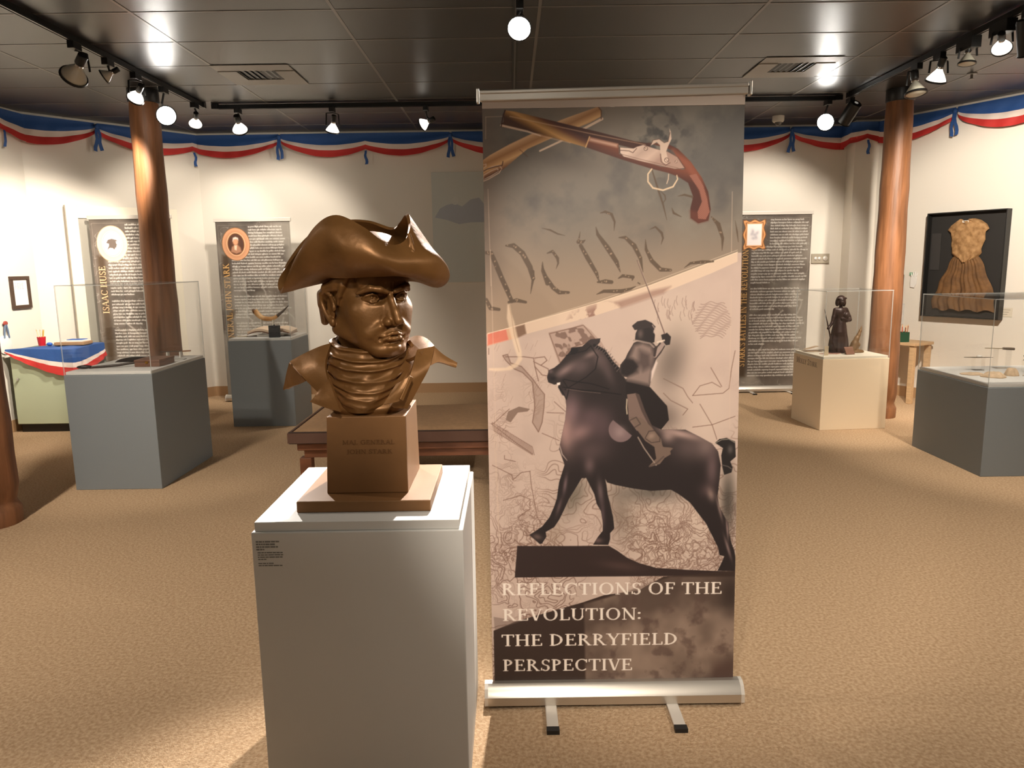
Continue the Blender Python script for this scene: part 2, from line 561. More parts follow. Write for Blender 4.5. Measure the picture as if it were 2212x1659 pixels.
def spot_head(label, x, y, aim, power=0.0, cone=60, kind='yoke', size=1.0, hot=False, drop=0.15, lit=True, warm=(1.0, 0.89, 0.76), blend=0.6, soft=0.04):
    """track spotlight: adapter on the rail, yoke or stem, bulb and lens; its own light sits in front of the lens"""
    t = thing('track_spotlight', label, 'spotlight', (x, y, TZ - 0.02), 0, 'track spotlights')
    c = Vector((0, 0, -drop))
    wp = Vector((x, y, TZ - 0.02)) + c
    d = (Vector(aim) - wp).normalized()
    Q = d.to_track_quat('-Z', 'Y').to_matrix().to_4x4()
    M = Matrix.Translation(c) @ Q
    k = size
    big = kind == 'box'
    obj('adapter', MB().box(-0.022 * (1.6 if big else 1), 0.022 * (1.6 if big else 1), -0.05 * (1.8 if big else 1), 0.05 * (1.8 if big else 1), -0.045 * (1.7 if big else 1), 0.001), M_black, t, bevel=0.003)
    if kind == 'can':
        obj('stem', MB().tube([(0, 0, -0.04), c + Vector((0, 0, 0.06))], 0.010, 8), M_black, t)
        obj('housing', MB().lathe([(0.02, 0.11), (0.055, 0.105), (0.06, 0.09), (0.06, -0.10), (0.066, -0.105), (0.060, -0.108), (0.054, -0.06)], 24, 0, M, cap=False), M_black, t, smooth=40)
        z = -0.085
        rr = 0.056
    else:
        side = M.to_3x3() @ Vector((1, 0, 0))
        s = 0.062 * k
        a1, a2 = c + side * s, c - side * s
        top = Vector((0, 0, -0.045))
        if kind == 'yoke' or big:
            mb = MB().bar(top + Vector((0, 0, -0.005)), top + side * s * 0.9 + Vector((0, 0, -0.012)), 0.012, 0.008).bar(top + side * s * 0.9 + Vector((0, 0, -0.012)), a1, 0.012, 0.006)
            if size < 1.2:
                mb.bar(top + Vector((0, 0, -0.005)), top - side * s * 0.9 + Vector((0, 0, -0.012)), 0.012, 0.008).bar(top - side * s * 0.9 + Vector((0, 0, -0.012)), a2, 0.012, 0.006)
            obj('yoke', mb, M_black, t)
        else:
            obj('yoke', MB().tube([top, (top + c) / 2 + side * 0.02, c + (M.to_3x3() @ Vector((0, 0, 0.05)))], 0.009, 8), M_black, t)
        obj('socket', MB().lathe([(0.019 * k, 0.10 * k), (0.024 * k, 0.095 * k), (0.024 * k, 0.045 * k), (0.020 * k, 0.04 * k)], 16, 0, M), M_black, t, smooth=40)
        obj('collar', MB().lathe([(0.0205 * k, 0.044 * k), (0.0215 * k, 0.030 * k), (0.018 * k, 0.026 * k)], 16, 0, M), M_chrome, t, smooth=40)
        obj('bulb', MB().lathe([(0.017 * k, 0.028 * k), (0.022 * k, 0.016 * k), (0.040 * k, -0.008 * k), (0.056 * k, -0.034 * k), (0.060 * k, -0.045 * k), (0.058 * k, -0.049 * k)], 24, 0, M, cap=False), M_bulb_lit if lit else M_bulb, t, smooth=50)
        obj('rim_ring', MB().lathe([(0.064 * k, -0.040 * k), (0.066 * k, -0.052 * k), (0.058 * k, -0.053 * k), (0.060 * k, -0.041 * k)], 24, 0, M, cap=False), M_black, t, smooth=40)
        z, rr = -0.049 * k, 0.0585 * k
    lens = MB().lathe([(rr, z), (rr * 0.8, z - 0.005 * k), (rr * 0.4, z - 0.009 * k), (0.001, z - 0.010 * k)], 24, 0, M)
    obj('lens', lens, (M_lens_hot if hot else M_lens_on) if lit else M_lens_off, t, smooth=50)
    if power:
        l = bpy.data.lights.new('spotlight_beam', 'SPOT')
        l.energy = power * LAMP
        l.spot_size = math.radians(cone)
        l.spot_blend = blend
        l.shadow_soft_size = soft
        l.color = warm
        lo = bpy.data.objects.new('spotlight_beam', l)
        COL.objects.link(lo)
        lo.parent = t
        lo.matrix_local = Matrix.Translation(c + d * (0.13 if kind == 'can' else 0.075 * k)) @ Q
    return t


# left track
spot_head('large black yoke spotlight nearest the top left corner on the left track', -2.85, 5.18, (-4.75, 6.6, 1.3), 280, 75, 'yoke', 1.35, drop=0.17, lit=False)
spot_head('small dark spotlight second along the left track', -2.85, 5.59, (-4.8, 5.2, 1.8), 0, 60, 'stem', 0.8, drop=0.10, lit=False)
spot_head('spotlight seen edge on just above the left timber column', -2.85, 5.99, (-4.5, 7.4, 1.4), 400, 56, 'yoke', 1.0)
spot_head('dazzling spotlight facing the camera right of the left column', -2.85, 6.45, (-0.5, 2.15, 1.0), 1000, 30, 'stem', 1.25, hot=True, drop=0.21, warm=(1.0, 0.93, 0.85))
spot_head('white bulb spotlight at the far end of the left track', -2.85, 7.06, (-3.75, 8.7, 1.5), 95, 80, 'stem', 0.95)
# back track
spot_head('spotlight above the left banner with the oval portrait, first on the back track', -2.55, 7.32, (-2.75, 8.8, 1.6), 92, 85, 'stem', 1.15)
spot_head('spotlight hung in a long yoke over the bust, second on the back track', -1.66, 7.32, (-2.15, 8.1, 1.0), 85, 85, 'yoke', 1.05, drop=0.17)
spot_head('spotlight turned sideways just left of the large banner top', -0.777, 7.32, (-2.2, 7.9, 2.3), 36, 80, 'stem', 0.95)
spot_head('round glaring spotlight facing the camera near the ceiling camera dome', 3.02, 7.32, (-0.45, 2.2, 1.15), 2200, 22, 'stem', 1.25, hot=True, drop=0.19, warm=(1.0, 0.92, 0.82))
spot_head('black cylinder spotlight at the right end of the back track', 3.20, 7.25, (2.7, 8.8, 1.3), 125, 95, 'can', drop=0.13)
# right track
spot_head('unlit spotlight against the top of the right timber column', 3.17, 6.05, (3.25, 5.6, 0.6), 0, 60, 'yoke', 1.25, drop=0.16, lit=False)
spot_head('lit spotlight with chrome collar beside the right timber column', 3.17, 5.74, (3.12, 6.95, 0.6), 240, 62, 'yoke', 1.15, drop=0.14)
spot_head('unlit grey spotlight third along the right track from the column', 3.17, 5.39, (3.0, 5.2, 0.6), 0, 60, 'box', 0.9, drop=0.12, lit=False)
spot_head('lit spotlight aimed right, near the top right corner', 3.17, 5.03, (4.75, 7.2, 1.35), 520, 75, 'box', 0.95, drop=0.13)
spot_head('dark spotlight cut off by the right edge of the photo', 3.17, 4.78, (3.9, 5.4, 0.7), 160, 70, 'can', drop=0.16)
# middle track
spot_head('blinding spotlight at the top middle of the photo', 0.075, 4.55, (-0.15, 2.2, 1.2), 1050, 46, 'stem', 1.1, hot=True, drop=0.12, warm=(1.0, 0.93, 0.86))


# unseen heads added on the same tracks to light floor, case, banner and bust
def added_head(x, y, aim, power, cone=75, **k):
    return spot_head('unseen spotlight added on the ceiling track to brighten the scene', x, y, aim, power, cone, 'yoke', 1.1, **k)


added_head(0.055, -0.9, (0.62, 2.4, 1.0), 380, 34, blend=.5)
added_head(-2.85, -0.6, (-0.45, 2.2, 1.45), 60, 24)
added_head(0.055, -0.35, (-0.40, 2.1, 1.46), 220, 18, blend=.7)
added_head(-2.85, 2.9, (-2.75, 5.5, .75), 170, 52)
added_head(3.17, 0.9, (0.6, 2.4, 1.2), 130, 36)
added_head(3.17, 2.6, (2.3, 3.6, 0.0), 300, 115, blend=1.0)
added_head(-2.85, 2.6, (-1.9, 3.6, 0.0), 270, 115, blend=1.0)
added_head(0.055, 0.9, (1.6, 1.9, 0.0), 80, 90, blend=1.0)


# ------------------------------------------------------------------ printed graphics: colours laid on a fine mesh
def fbm(X, Y, scale, seed, octv=4):
    out, amp, tot = np.zeros(X.shape, np.float32), 1.0, 0.0
    for o in range(octv):
        rng = np.random.RandomState(seed * 31 + o)
        n = 64
        tab = rng.rand(n, n).astype(np.float32)
        u, v = X * scale * 2 ** o, Y * scale * 2 ** o
        i, j = np.floor(u).astype(int), np.floor(v).astype(int)
        fu, fv = u - i, v - j
        fu, fv = fu * fu * (3 - 2 * fu), fv * fv * (3 - 2 * fv)
        g = lambda a, b: tab[a % n, b % n]
        out += amp * ((g(i, j) * (1 - fu) + g(i + 1, j) * fu) * (1 - fv) + (g(i, j + 1) * (1 - fu) + g(i + 1, j + 1) * fu) * fv)
        tot += amp
        amp *= 0.5
    return out / tot


class Art:
    """a print w x h metres, x to the right and y up from the lower left corner; colours are sRGB 0-255"""
    def __init__(s, w, h, step, base):
        s.w, s.h, s.nx, s.ny = w, h, int(round(w / step)), int(round(h / step))
        s.st = step
        s.X, s.Y = np.meshgrid(np.linspace(0, w, s.nx + 1), np.linspace(0, h, s.ny + 1))
        s.C = np.ones(s.X.shape + (3,), np.float32) * np.array(base, np.float32)
        s.clip = None

    def _win(s, x0, x1, y0, y1, pad):
        a, b = max(0, int((x0 - pad) / s.w * s.nx)), min(s.nx + 1, int((x1 + pad) / s.w * s.nx) + 2)
        c, d = max(0, int((y0 - pad) / s.h * s.ny)), min(s.ny + 1, int((y1 + pad) / s.h * s.ny) + 2)
        return (slice(c, d), slice(a, b)) if a < b and c < d else None

    def mix(s, w, m, col):
        if s.clip is not None:
            m = m * s.clip[w]
        s.C[w] += (np.array(col, np.float32) - s.C[w]) * m[..., None]

    def mask(s, pts, soft=None, full=True):
        P = np.array(pts, float)
        soft = soft or s.st * 0.6
        w = s._win(P[:, 0].min(), P[:, 0].max(), P[:, 1].min(), P[:, 1].max(), soft * 2)
        if w is None:
            return None, None
        X, Y = s.X[w], s.Y[w]
        ins = np.zeros(X.shape, bool)
        D = np.full(X.shape, 1e9)
        for (ax, ay), (bx, by) in zip(P, np.roll(P, -1, 0)):
            if ay != by:
                ins ^= ((ay > Y) != (by > Y)) & (X < (bx - ax) * (Y - ay) / (by - ay) + ax)
            dx, dy = bx - ax, by - ay
            L = dx * dx + dy * dy + 1e-12
            t = np.clip(((X - ax) * dx + (Y - ay) * dy) / L, 0, 1)
            D = np.minimum(D, (X - ax - t * dx) ** 2 + (Y - ay - t * dy) ** 2)
        D = np.sqrt(D) * np.where(ins, 1, -1)
        m = np.clip(D / soft * 0.5 + 0.5, 0, 1)
        return w, m

    def poly(s, pts, col, a=1.0, soft=None):
        w, m = s.mask(pts, soft)
        if w is not None:
            s.mix(w, m * a, col)

    def line(s, pts, width, col, a=1.0, soft=None):
        """stroke; points (x, y) or (x, y, width)"""
        P = [(*p[:2], (p[2] if len(p) > 2 else width)) for p in pts]
        xs, ys = [p[0] for p in P], [p[1] for p in P]
        mw = max(p[2] for p in P)
        soft = soft or s.st * 0.6
        w = s._win(min(xs), max(xs), min(ys), max(ys), mw + soft * 2)
        if w is None:
            return
        X, Y = s.X[w], s.Y[w]
        M = np.full(X.shape, -1e9)
        for (ax, ay, aw), (bx, by, bw) in zip(P, P[1:]):
            dx, dy = bx - ax, by - ay
            L = dx * dx + dy * dy + 1e-12
            t = np.clip(((X - ax) * dx + (Y - ay) * dy) / L, 0, 1)
            d = np.hypot(X - ax - t * dx, Y - ay - t * dy)
            M = np.maximum(M, (aw + (bw - aw) * t) / 2 - d)
        s.mix(w, np.clip(M / soft * 0.5 + 0.5, 0, 1) * a, col)

    def blob(s, cx, cy, rx, ry, col, a=1.0, rot=0.0, hard=0.0):
        R = max(rx, ry) * 1.6
        w = s._win(cx - R, cx + R, cy - R, cy + R, 0)
        if w is None:
            return
        c, n = math.cos(rot), math.sin(rot)
        X, Y = s.X[w] - cx, s.Y[w] - cy
        q = ((X * c + Y * n) / rx) ** 2 + ((-X * n + Y * c) / ry) ** 2
        m = np.clip((1 - q) / (1 - hard), 0, 1) if hard else np.exp(-q * 1.6)
        s.mix(w, m * a, col)

    def text(s, txt, x, y, cap, width, col, a=1.0, ang=0.0, slope=0.0):
        ps, L = text_polys(txt)
        kx = width / L
        c, n = math.cos(ang), math.sin(ang)
        for p in ps:
            q = [(px * kx, py * cap + px * kx * slope) for px, py in p]
            s.poly([(x + u * c - v * n, y + u * n + v * c) for u, v in q], col, a, s.st * 0.5)

    def build(s, name, P, material, parent, back=0.002, normal=(0, -1, 0), gain=1.0):
        """P(s, t) with s, t in 0..1 gives the 3-D place of a point of the print"""
        V = P((s.X / s.w)[..., None], (s.Y / s.h)[..., None]).reshape(-1, 3)
        nx, ny = s.nx, s.ny
        n = len(V)
        i = np.arange(ny)[:, None] * (nx + 1) + np.arange(nx)[None, :]
        F = np.stack([i, i + 1, i + nx + 2, i + nx + 1], -1).reshape(-1, 4)
        N = np.array(normal, float)
        cn = np.array([0, nx, ny * (nx + 1) + nx, ny * (nx + 1)])
        Bk = V[cn] - N * back
        b = n + np.arange(4)
        G = [[b[3], b[2], b[1], b[0]]]
        for k in range(4):
            G.append([cn[(k + 1) % 4], cn[k], b[k], b[(k + 1) % 4]])
        V = np.concatenate([V, Bk])
        F = np.concatenate([F, np.array(G)])
        me = bpy.data.meshes.new(name)
        me.vertices.add(len(V))
        me.vertices.foreach_set('co', V.astype(np.float32).ravel())
        me.loops.add(F.size)
        me.loops.foreach_set('vertex_index', F.astype(np.int32).ravel())
        me.polygons.add(len(F))
        me.polygons.foreach_set('loop_start', np.arange(0, F.size, 4, dtype=np.int32))
        me.update(calc_edges=True)
        at = me.color_attributes.new('print', 'FLOAT_COLOR', 'POINT')
        c = lin(np.clip(s.C.reshape(-1, 3) / 255.0, 0, 1)) * gain
        c = np.concatenate([c, np.tile(c.mean(0) * 0 + 0.35, (4, 1))])
        c = np.concatenate([np.clip(c, 0, 0.95), np.ones((len(c), 1))], 1)
        at.data.foreach_set('color', c.astype(np.float32).ravel())
        me.validate()
        me.materials.append(material)
        o = bpy.data.objects.new(name, me)
        COL.objects.link(o)
        o.parent = parent
        return o


M_print = attr_mat('printed vinyl', 0.5, 0.35)
M_paper = attr_mat('printed paper', 0.8, 0.2)
M_alu = mat('brushed aluminium', 'c9c2b8', 0.33, metal=0.85)
M_alu_w = mat('satin white aluminium', 'd9d2c8', 0.35, metal=0.3)
M_rubber = mat('black plastic', '1a1918', 0.5)


def quad_map(BL, BR, TL, TR, off=(0, 0, 0)):
    BL, BR, TL, TR = [np.array(p, float) + np.array(off, float) for p in (BL, BR, TL, TR)]
    return lambda u, v: (BL * (1 - u) + BR * u) * (1 - v) + (TL * (1 - u) + TR * u) * v


def words_block(A, x0, x1, y_top, lines, pitch, seed, size=0.55, col=(196, 192, 184), ragged=0.16, gap_at=()):
    """lines of small illegible print: word-shaped strokes"""
    rng = random.Random(seed)
    for k in range(lines):
        y = y_top - k * pitch
        if k in gap_at:
            continue
        end = x1 - rng.random() * ragged * (x1 - x0)
        if k + 1 in gap_at:
            end = x0 + (x1 - x0) * rng.uniform(.2, .5)
        x = x0
        while x < end - pitch * 0.4:
            n = rng.choice([2, 3, 3, 4, 4, 5, 6, 7, 8, 9])
            L = min(n * pitch * 0.30, end - x)
            A.poly([(x, y), (x + L, y), (x + L, y + pitch * size * .62), (x, y + pitch * size * .62)], col, 0.72, pitch * 0.14)
            for q in range(n):
                if rng.random() < .38 and x + q * pitch * .3 < x + L - .001:
                    u = x + q * pitch * .3
                    up = rng.random() < .72
                    A.poly([(u, y + pitch * .2), (u + pitch * .12, y + pitch * .2), (u + pitch * .12, y + (pitch * size if up else -pitch * .16)), (u, y + (pitch * size if up else -pitch * .16))], col, 0.8, pitch * 0.12)
            x += L + pitch * 0.22


def info_art(title, seed, ttop, tbot, picture, step=0.0036):
    w, h = 0.83, 1.99
    A = Art(w, h, step, (74, 67, 61))
    n1, n2 = fbm(A.X, A.Y, 5, seed), fbm(A.X, A.Y, 9, seed + 5)
    A.C *= (0.75 + 0.75 * n1)[..., None]
    vein = np.clip(1 - np.abs(n2 - 0.5) / 0.018, 0, 1) * np.clip((n1 - .35) * 4, 0, 1)
    A.C += (np.array([150, 145, 136]) - A.C) * (vein * 0.75)[..., None]
    big = np.clip((fbm(A.X, A.Y, 2.2, seed + 9) - .50) * 5, 0, 1)
    A.C += (np.array([142, 136, 126]) - A.C) * (big * 0.7)[..., None]
    A.poly([(0.05, 0.12), (0.125, 0.12), (0.125, 1.62), (0.05, 1.62)], (58, 44, 30), 0.8, 0.02)
    words_block(A, 0.36, 0.80, 1.925, 9, 0.034, seed + 1)
    words_block(A, 0.155, 0.80, 1.925 - 9 * 0.034, 45, 0.034, seed + 2, gap_at=(13, 22, 34))
    A.text(title, 0.118, tbot, 0.066, ttop - tbot, (196, 154, 96) if 'HUSE' not in title else (206, 172, 132), 1.0, PI / 2)
    for x in (0.025, 0.805):
        A.line([(x, 0.06), (x, 1.95)], 0.003, (150, 142, 130), 0.5)
    A.line([(0.025, 1.95), (0.805, 1.95)], 0.003, (150, 142, 130), 0.5)
    # torn pale streaks over the print
    rng = random.Random(seed)
    for k in range(5):
        x, y = rng.uniform(.2, .75), rng.uniform(.4, 1.8)
        pts = [(x, y)]
        for q in range(6):
            x, y = x + rng.uniform(-.05, .07), y - rng.uniform(.03, .10)
            pts.append((x, y))
        A.line([(a, b, .004 + .018 * abs(math.sin(i * 1.7 + k))) for i, (a, b) in enumerate(cr(pts, 4))], .01, (186, 180, 170), .45, .006)
    picture(A)
    return A


def oval(cx, cy, rx, ry, n=36, wob=0.0):
    return [(cx + (rx + wob * math.cos(8 * a)) * math.cos(a), cy + (ry + wob * math.cos(8 * a)) * math.sin(a)) for a in [2 * PI * k / n for k in range(n)]]


def pic_oval(silhouette):
    def f(A):
        cx, cy = 0.215, 1.74
        A.poly(oval(cx, cy, .158, .185), (120, 78, 44) if not silhouette else (190, 150, 116))
        A.poly(oval(cx, cy, .152, .178), (190, 140, 106) if not silhouette else (222, 184, 150))
        A.poly(oval(cx, cy, .135, .160), (160, 112, 80) if not silhouette else (206, 166, 132), .6, .02)
        A.poly(oval(cx, cy, .105, .132), (206, 160, 124) if not silhouette else (230, 196, 164))
        A.poly(oval(cx, cy, .095, .122), (110, 70, 42))
        if silhouette:
            A.poly(oval(cx, cy, .092, .119), (250, 248, 244))
            A.poly([(cx + x, cy + y) for x, y in [(-.062, .008), (-.040, .042), (.0, .052), (.045, .040), (.062, .022), (.040, .026), (.042, .004), (.052, -.014), (.042, -.020), (.044, -.034), (.030, -.040), (.018, -.062), (.0, -.044), (-.030, -.042), (-.058, -.068), (-.046, -.040), (-.036, -.024), (-.034, .0)]], (86, 76, 70))
        else:
            A.poly(oval(cx, cy, .086, .113), (70, 46, 36))
            A.blob(cx, cy + .005, .05, .09, (104, 66, 48), .8)
            A.poly([(cx - .062, cy - .085), (cx - .048, cy - .03), (cx - .015, cy - .008), (cx + .02, cy - .008), (cx + .05, cy - .04), (cx + .058, cy - .085), (cx, cy - .108)], (150, 108, 84), 1, .008)
            A.poly([(cx - .02, cy - .012), (cx + .012, cy - .012), (cx + .002, cy - .07), (cx - .02, cy - .06)], (206, 176, 150), 1, .006)
            A.poly(oval(cx - .004, cy + .03, .030, .040), (190, 136, 104), 1, .008)
            A.poly([(cx - .036, cy + .03), (cx - .030, cy + .072), (cx + .0, cy + .082), (cx + .028, cy + .07), (cx + .03, cy + .04), (cx + .012, cy + .058), (cx - .02, cy + .054)], (196, 186, 176), 1, .006)
    return f


def pic_rect(A):
    x0, x1, y0, y1 = .055, .305, 1.60, 1.93
    n = 48
    def wav(x0, x1, y0, y1, amp):
        P = []
        for k in range(n):
            a = k / n * 4
            s, t = int(a), a % 1
            o = amp * math.cos(t * 4 * PI) if amp else 0
            P.append([(x0 + (x1 - x0) * t, y0 - o), (x1 + o, y0 + (y1 - y0) * t), (x1 - (x1 - x0) * t, y1 + o), (x0 - o, y1 - (y1 - y0) * t)][s])
        return P
    A.poly(wav(x0, x1, y0, y1, .012), (104, 66, 38))
    A.poly(wav(x0 + .01, x1 - .01, y0 + .01, y1 - .01, .012), (206, 146, 92))
    A.poly(wav(x0 + .026, x1 - .026, y0 + .028, y1 - .028, .006), (140, 88, 52))
    A.poly(wav(x0 + .034, x1 - .034, y0 + .036, y1 - .036, 0), (222, 168, 118))
    A.poly(wav(x0 + .044, x1 - .044, y0 + .046, y1 - .046, 0), (232, 224, 222))
    for k, (dx, dy) in enumerate([(.0, .0), (-.03, .01), (.02, -.03), (-.01, -.04), (.03, .02), (-.02, .04)]):
        A.blob(.18 + dx, 1.765 + dy, .03, .022, (150, 146, 156), .5, k)


def stand_parts(t, w, top_z, foot_x, lean=0.0):
    """roll-up stand hardware under parent t: base cassette, top rail, pole and swing-out feet (t sits at the base centre)"""
    hw = w / 2
    prof = [(-.045, .0), (.045, .0), (.045, .03), (.03, .055), (.012, .066), (-.012, .066), (-.03, .055), (-.045, .03)]
    M = Matrix(((0, 0, 1, 0), (1, 0, 0, 0), (0, 1, 0, 0.012), (0, 0, 0, 1)))
    obj('base_cassette', MB().prism(prof, -hw - .012, hw + .012, 0, M), M_alu, t, smooth=30)
    for s in (-1, 1):
        obj('end_cap', MB().prism(prof, -.006, .006, 0, Matrix.Translation((s * (hw + .018), 0, 0)) @ M), M_alu_w, t)
    obj('pole', MB().tube([(0, 0.03, 0.06), (0, 0.03 + lean, top_z)], 0.008, 10), M_alu, t)
    for fx in foot_x:
        f = obj('foot', MB().box(fx - .02, fx + .02, -.17, .13, 0.0, 0.012), M_alu_w, t, bevel=.003)
        obj('foot_cap', MB().box(fx - .021, fx + .021, -.19, -.165, -0.0, 0.014), M_rubber, f)


def info_banner(label, x, y, rot, title, seed, ttop, tbot, pic, gain=1.0):
    t = thing('rollup_banner', label, 'banner', (x, y, 0), rot, 'information banners along the back of the room')
    A = info_art(title, seed, ttop, tbot, pic)
    obz = 0.068
    P = quad_map((-.415, 0, obz), (.415, 0, obz), (-.415, 0, obz + 1.965), (.415, 0, obz + 1.965))
    A.build('printed_panel', P, M_print, t, gain=gain)
    obj('top_rail', MB().box(-.43, .43, -.012, .012, 2.03, 2.07), M_alu_w, t, bevel=.004)
    stand_parts(t, .83, 2.03, (-.22, .22))
    return t


info_banner('grey text banner with an oval black silhouette portrait behind the left timber column', -3.87, 7.72, 0.0, 'ISAAC HUSE', 3, 1.515, 1.02, pic_oval(True), 1.75)  # higher print gain paints in the washed-out look of strong light
info_banner('dark text banner with an oval gold framed portrait behind the powder horn case', -2.87, 8.45, 0.0, 'GENERAL JOHN STARK', 14, 1.525, 0.56, pic_oval(False), 1.2)
info_banner('dark text banner with a small gold framed picture behind the white statuette pedestal', 3.005, 8.55, 0.02, "STARK'S BATTLES IN THE REVOLUTION", 25, 1.60, 0.24, pic_rect, 1.2)


# ------------------------------------------------------------------ sculpting: distance fields meshed by surface nets
class Sculpt:
    """a solid built by smooth unions and cuts of round shapes; lengths in any unit"""
    def __init__(s, lo, hi, h):
        s.lo, s.h = np.array(lo, np.float32), h
        n = np.ceil((np.array(hi) - np.array(lo)) / h).astype(int) + 1
        ax = [s.lo[i] + h * np.arange(n[i], dtype=np.float32) for i in range(3)]
        s.x, s.y, s.z = ax[0][:, None, None], ax[1][None, :, None], ax[2][None, None, :]
        s.d = np.full(tuple(n), 99.0, np.float32)

    def _box(s, c, r):
        """index window around centre c, half size r"""
        a = np.floor((np.array(c) - r - s.lo) / s.h).astype(int)
        b = np.ceil((np.array(c) + r - s.lo) / s.h).astype(int) + 1
        return tuple(slice(max(0, p), max(0, min(q, m))) for p, q, m in zip(a, b, s.d.shape))

    def _xyz(s, w):
        return s.x[w[0]], s.y[:, w[1]], s.z[:, :, w[2]]

    def _put(s, w, d, k, mode):
        o = s.d[w]
        if mode == 'u':
            hh = np.clip(0.5 + 0.5 * (o - d) / k, 0, 1)
            s.d[w] = o * (1 - hh) + d * hh - k * hh * (1 - hh)
        else:
            hh = np.clip(0.5 - 0.5 * (o + d) / k, 0, 1)
            s.d[w] = o * (1 - hh) - d * hh + k * hh * (1 - hh)

    def ell(s, c, r, k=0.5, mode='u', rot=None):
        r = np.array(r, float)
        w = s._box(c, r.max() + 3 * k + 1.5 * s.h + 1.0)
        X, Y, Z = s._xyz(w)
        X, Y, Z = X - c[0], Y - c[1], Z - c[2]
        if rot is not None:
            R = np.array(rot, float)
            X, Y, Z = (R[0, 0] * X + R[1, 0] * Y + R[2, 0] * Z, R[0, 1] * X + R[1, 1] * Y + R[2, 1] * Z, R[0, 2] * X + R[1, 2] * Y + R[2, 2] * Z)
        k0 = np.sqrt((X / r[0]) ** 2 + (Y / r[1]) ** 2 + (Z / r[2]) ** 2)
        k1 = np.sqrt((X / r[0] ** 2) ** 2 + (Y / r[1] ** 2) ** 2 + (Z / r[2] ** 2) ** 2)
        s._put(w, (k0 * (k0 - 1) / (k1 + 1e-6)).astype(np.float32), k, mode)
        return s

    def cap(s, a, b, ra, rb=None, k=0.5, mode='u', sq=None):
        """rod from a to b with end radii ra, rb"""
        rb = ra if rb is None else rb
        a, b = np.array(a, float), np.array(b, float)
        c = (a + b) / 2
        w = s._box(c, np.abs(b - a) / 2 + max(ra, rb) + 3 * k + 1.0)
        X, Y, Z = s._xyz(w)
        e = b - a
        t = np.clip(((X - a[0]) * e[0] + (Y - a[1]) * e[1] + (Z - a[2]) * e[2]) / (e @ e + 1e-9), 0, 1)
        dx, dy, dz = X - a[0] - e[0] * t, Y - a[1] - e[1] * t, Z - a[2] - e[2] * t
        s._put(w, (np.sqrt(dx * dx + dy * dy + dz * dz) - (ra + (rb - ra) * t)).astype(np.float32), k, mode)
        return s

    def path(s, pts, r, k=0.3, mode='u'):
        R = r if isinstance(r, (list, tuple)) else [r] * len(pts)
        for p, q, a, b in zip(pts, pts[1:], R, R[1:]):
            s.cap(p, q, a, b, k, mode)
        return s

    def cut_below(s, z):
        s.d = np.maximum(s.d, (z - s.z))
        return s

    def mesh(s, M=None):
        d = s.d
        ins = d < 0
        cell = np.zeros(tuple(n - 1 for n in d.shape), np.int8)
        for i in (0, 1):
            for j in (0, 1):
                for k in (0, 1):
                    cell += ins[i:d.shape[0] - 1 + i, j:d.shape[1] - 1 + j, k:d.shape[2] - 1 + k]
        act = (cell > 0) & (cell < 8)
        I = np.argwhere(act)
        idx = np.full(cell.shape, -1, np.int64)
        idx[act] = np.arange(len(I))
        acc, cnt = np.zeros((len(I), 3)), np.zeros((len(I), 1))
        cor = [(i, j, k) for i in (0, 1) for j in (0, 1) for k in (0, 1)]
        for a in cor:
            for ax in range(3):
                if a[ax]:
                    continue
                b = list(a)
                b[ax] = 1
                da = d[I[:, 0] + a[0], I[:, 1] + a[1], I[:, 2] + a[2]]
                db = d[I[:, 0] + b[0], I[:, 1] + b[1], I[:, 2] + b[2]]
                x = (da < 0) != (db < 0)
                t = np.where(x, da / np.where(x, da - db, 1), 0)
                p = np.tile(np.array(a, float), (len(I), 1))
                p[:, ax] += t
                acc += p * x[:, None]
                cnt += x[:, None]
        V = s.lo + s.h * (I + acc / np.maximum(cnt, 1))
        F = []
        for ax in range(3):
            u, v = (ax + 1) % 3, (ax + 2) % 3
            sl0, sl1 = [slice(None)] * 3, [slice(None)] * 3
            sl0[ax], sl1[ax] = slice(0, -1), slice(1, None)
            ch = ins[tuple(sl0)] != ins[tuple(sl1)]
            E = np.argwhere(ch)
            E = E[(E[:, u] > 0) & (E[:, v] > 0) & (E[:, u] < cell.shape[u]) & (E[:, v] < cell.shape[v])]
            flip = ins[tuple(sl0)][E[:, 0], E[:, 1], E[:, 2]]
            def at(du, dv):
                q = E.copy()
                q[:, u] -= du
                q[:, v] -= dv
                return idx[q[:, 0], q[:, 1], q[:, 2]]
            Q = np.stack([at(1, 1), at(0, 1), at(0, 0), at(1, 0)], 1)
            Q[~flip] = Q[~flip][:, ::-1]
            F.append(Q)
        F = np.concatenate(F)
        F = F[(F >= 0).all(1)]
        return V, F


def np_obj(name, V, F, material, parent=None, smooth=True, loc=None):
    me = bpy.data.meshes.new(name)
    V, F = np.asarray(V, np.float32), np.asarray(F, np.int32)
    me.vertices.add(len(V))
    me.vertices.foreach_set('co', V.ravel())
    me.loops.add(F.size)
    me.loops.foreach_set('vertex_index', F.ravel())
    me.polygons.add(len(F))
    me.polygons.foreach_set('loop_start', np.arange(0, F.size, F.shape[1], dtype=np.int32))
    me.polygons.foreach_set('use_smooth', [smooth] * len(F))
    me.update(calc_edges=True)
    me.validate()
    me.materials.append(material)
    o = bpy.data.objects.new(name, me)
    COL.objects.link(o)
    o.parent = parent
    if loc:
        o.location = loc
    return o


def sm(V, F, n=1):
    """soften a mesh by averaging each vertex with its face neighbours"""
    V = np.array(V, float)
    for _ in range(n):
        A, c = np.zeros_like(V), np.zeros((len(V), 1))
        cen = V[F].mean(1)
        for k in range(F.shape[1]):
            np.add.at(A, F[:, k], cen)
            np.add.at(c, F[:, k], 1)
        V = V * 0.4 + 0.6 * A / np.maximum(c, 1)
    return V


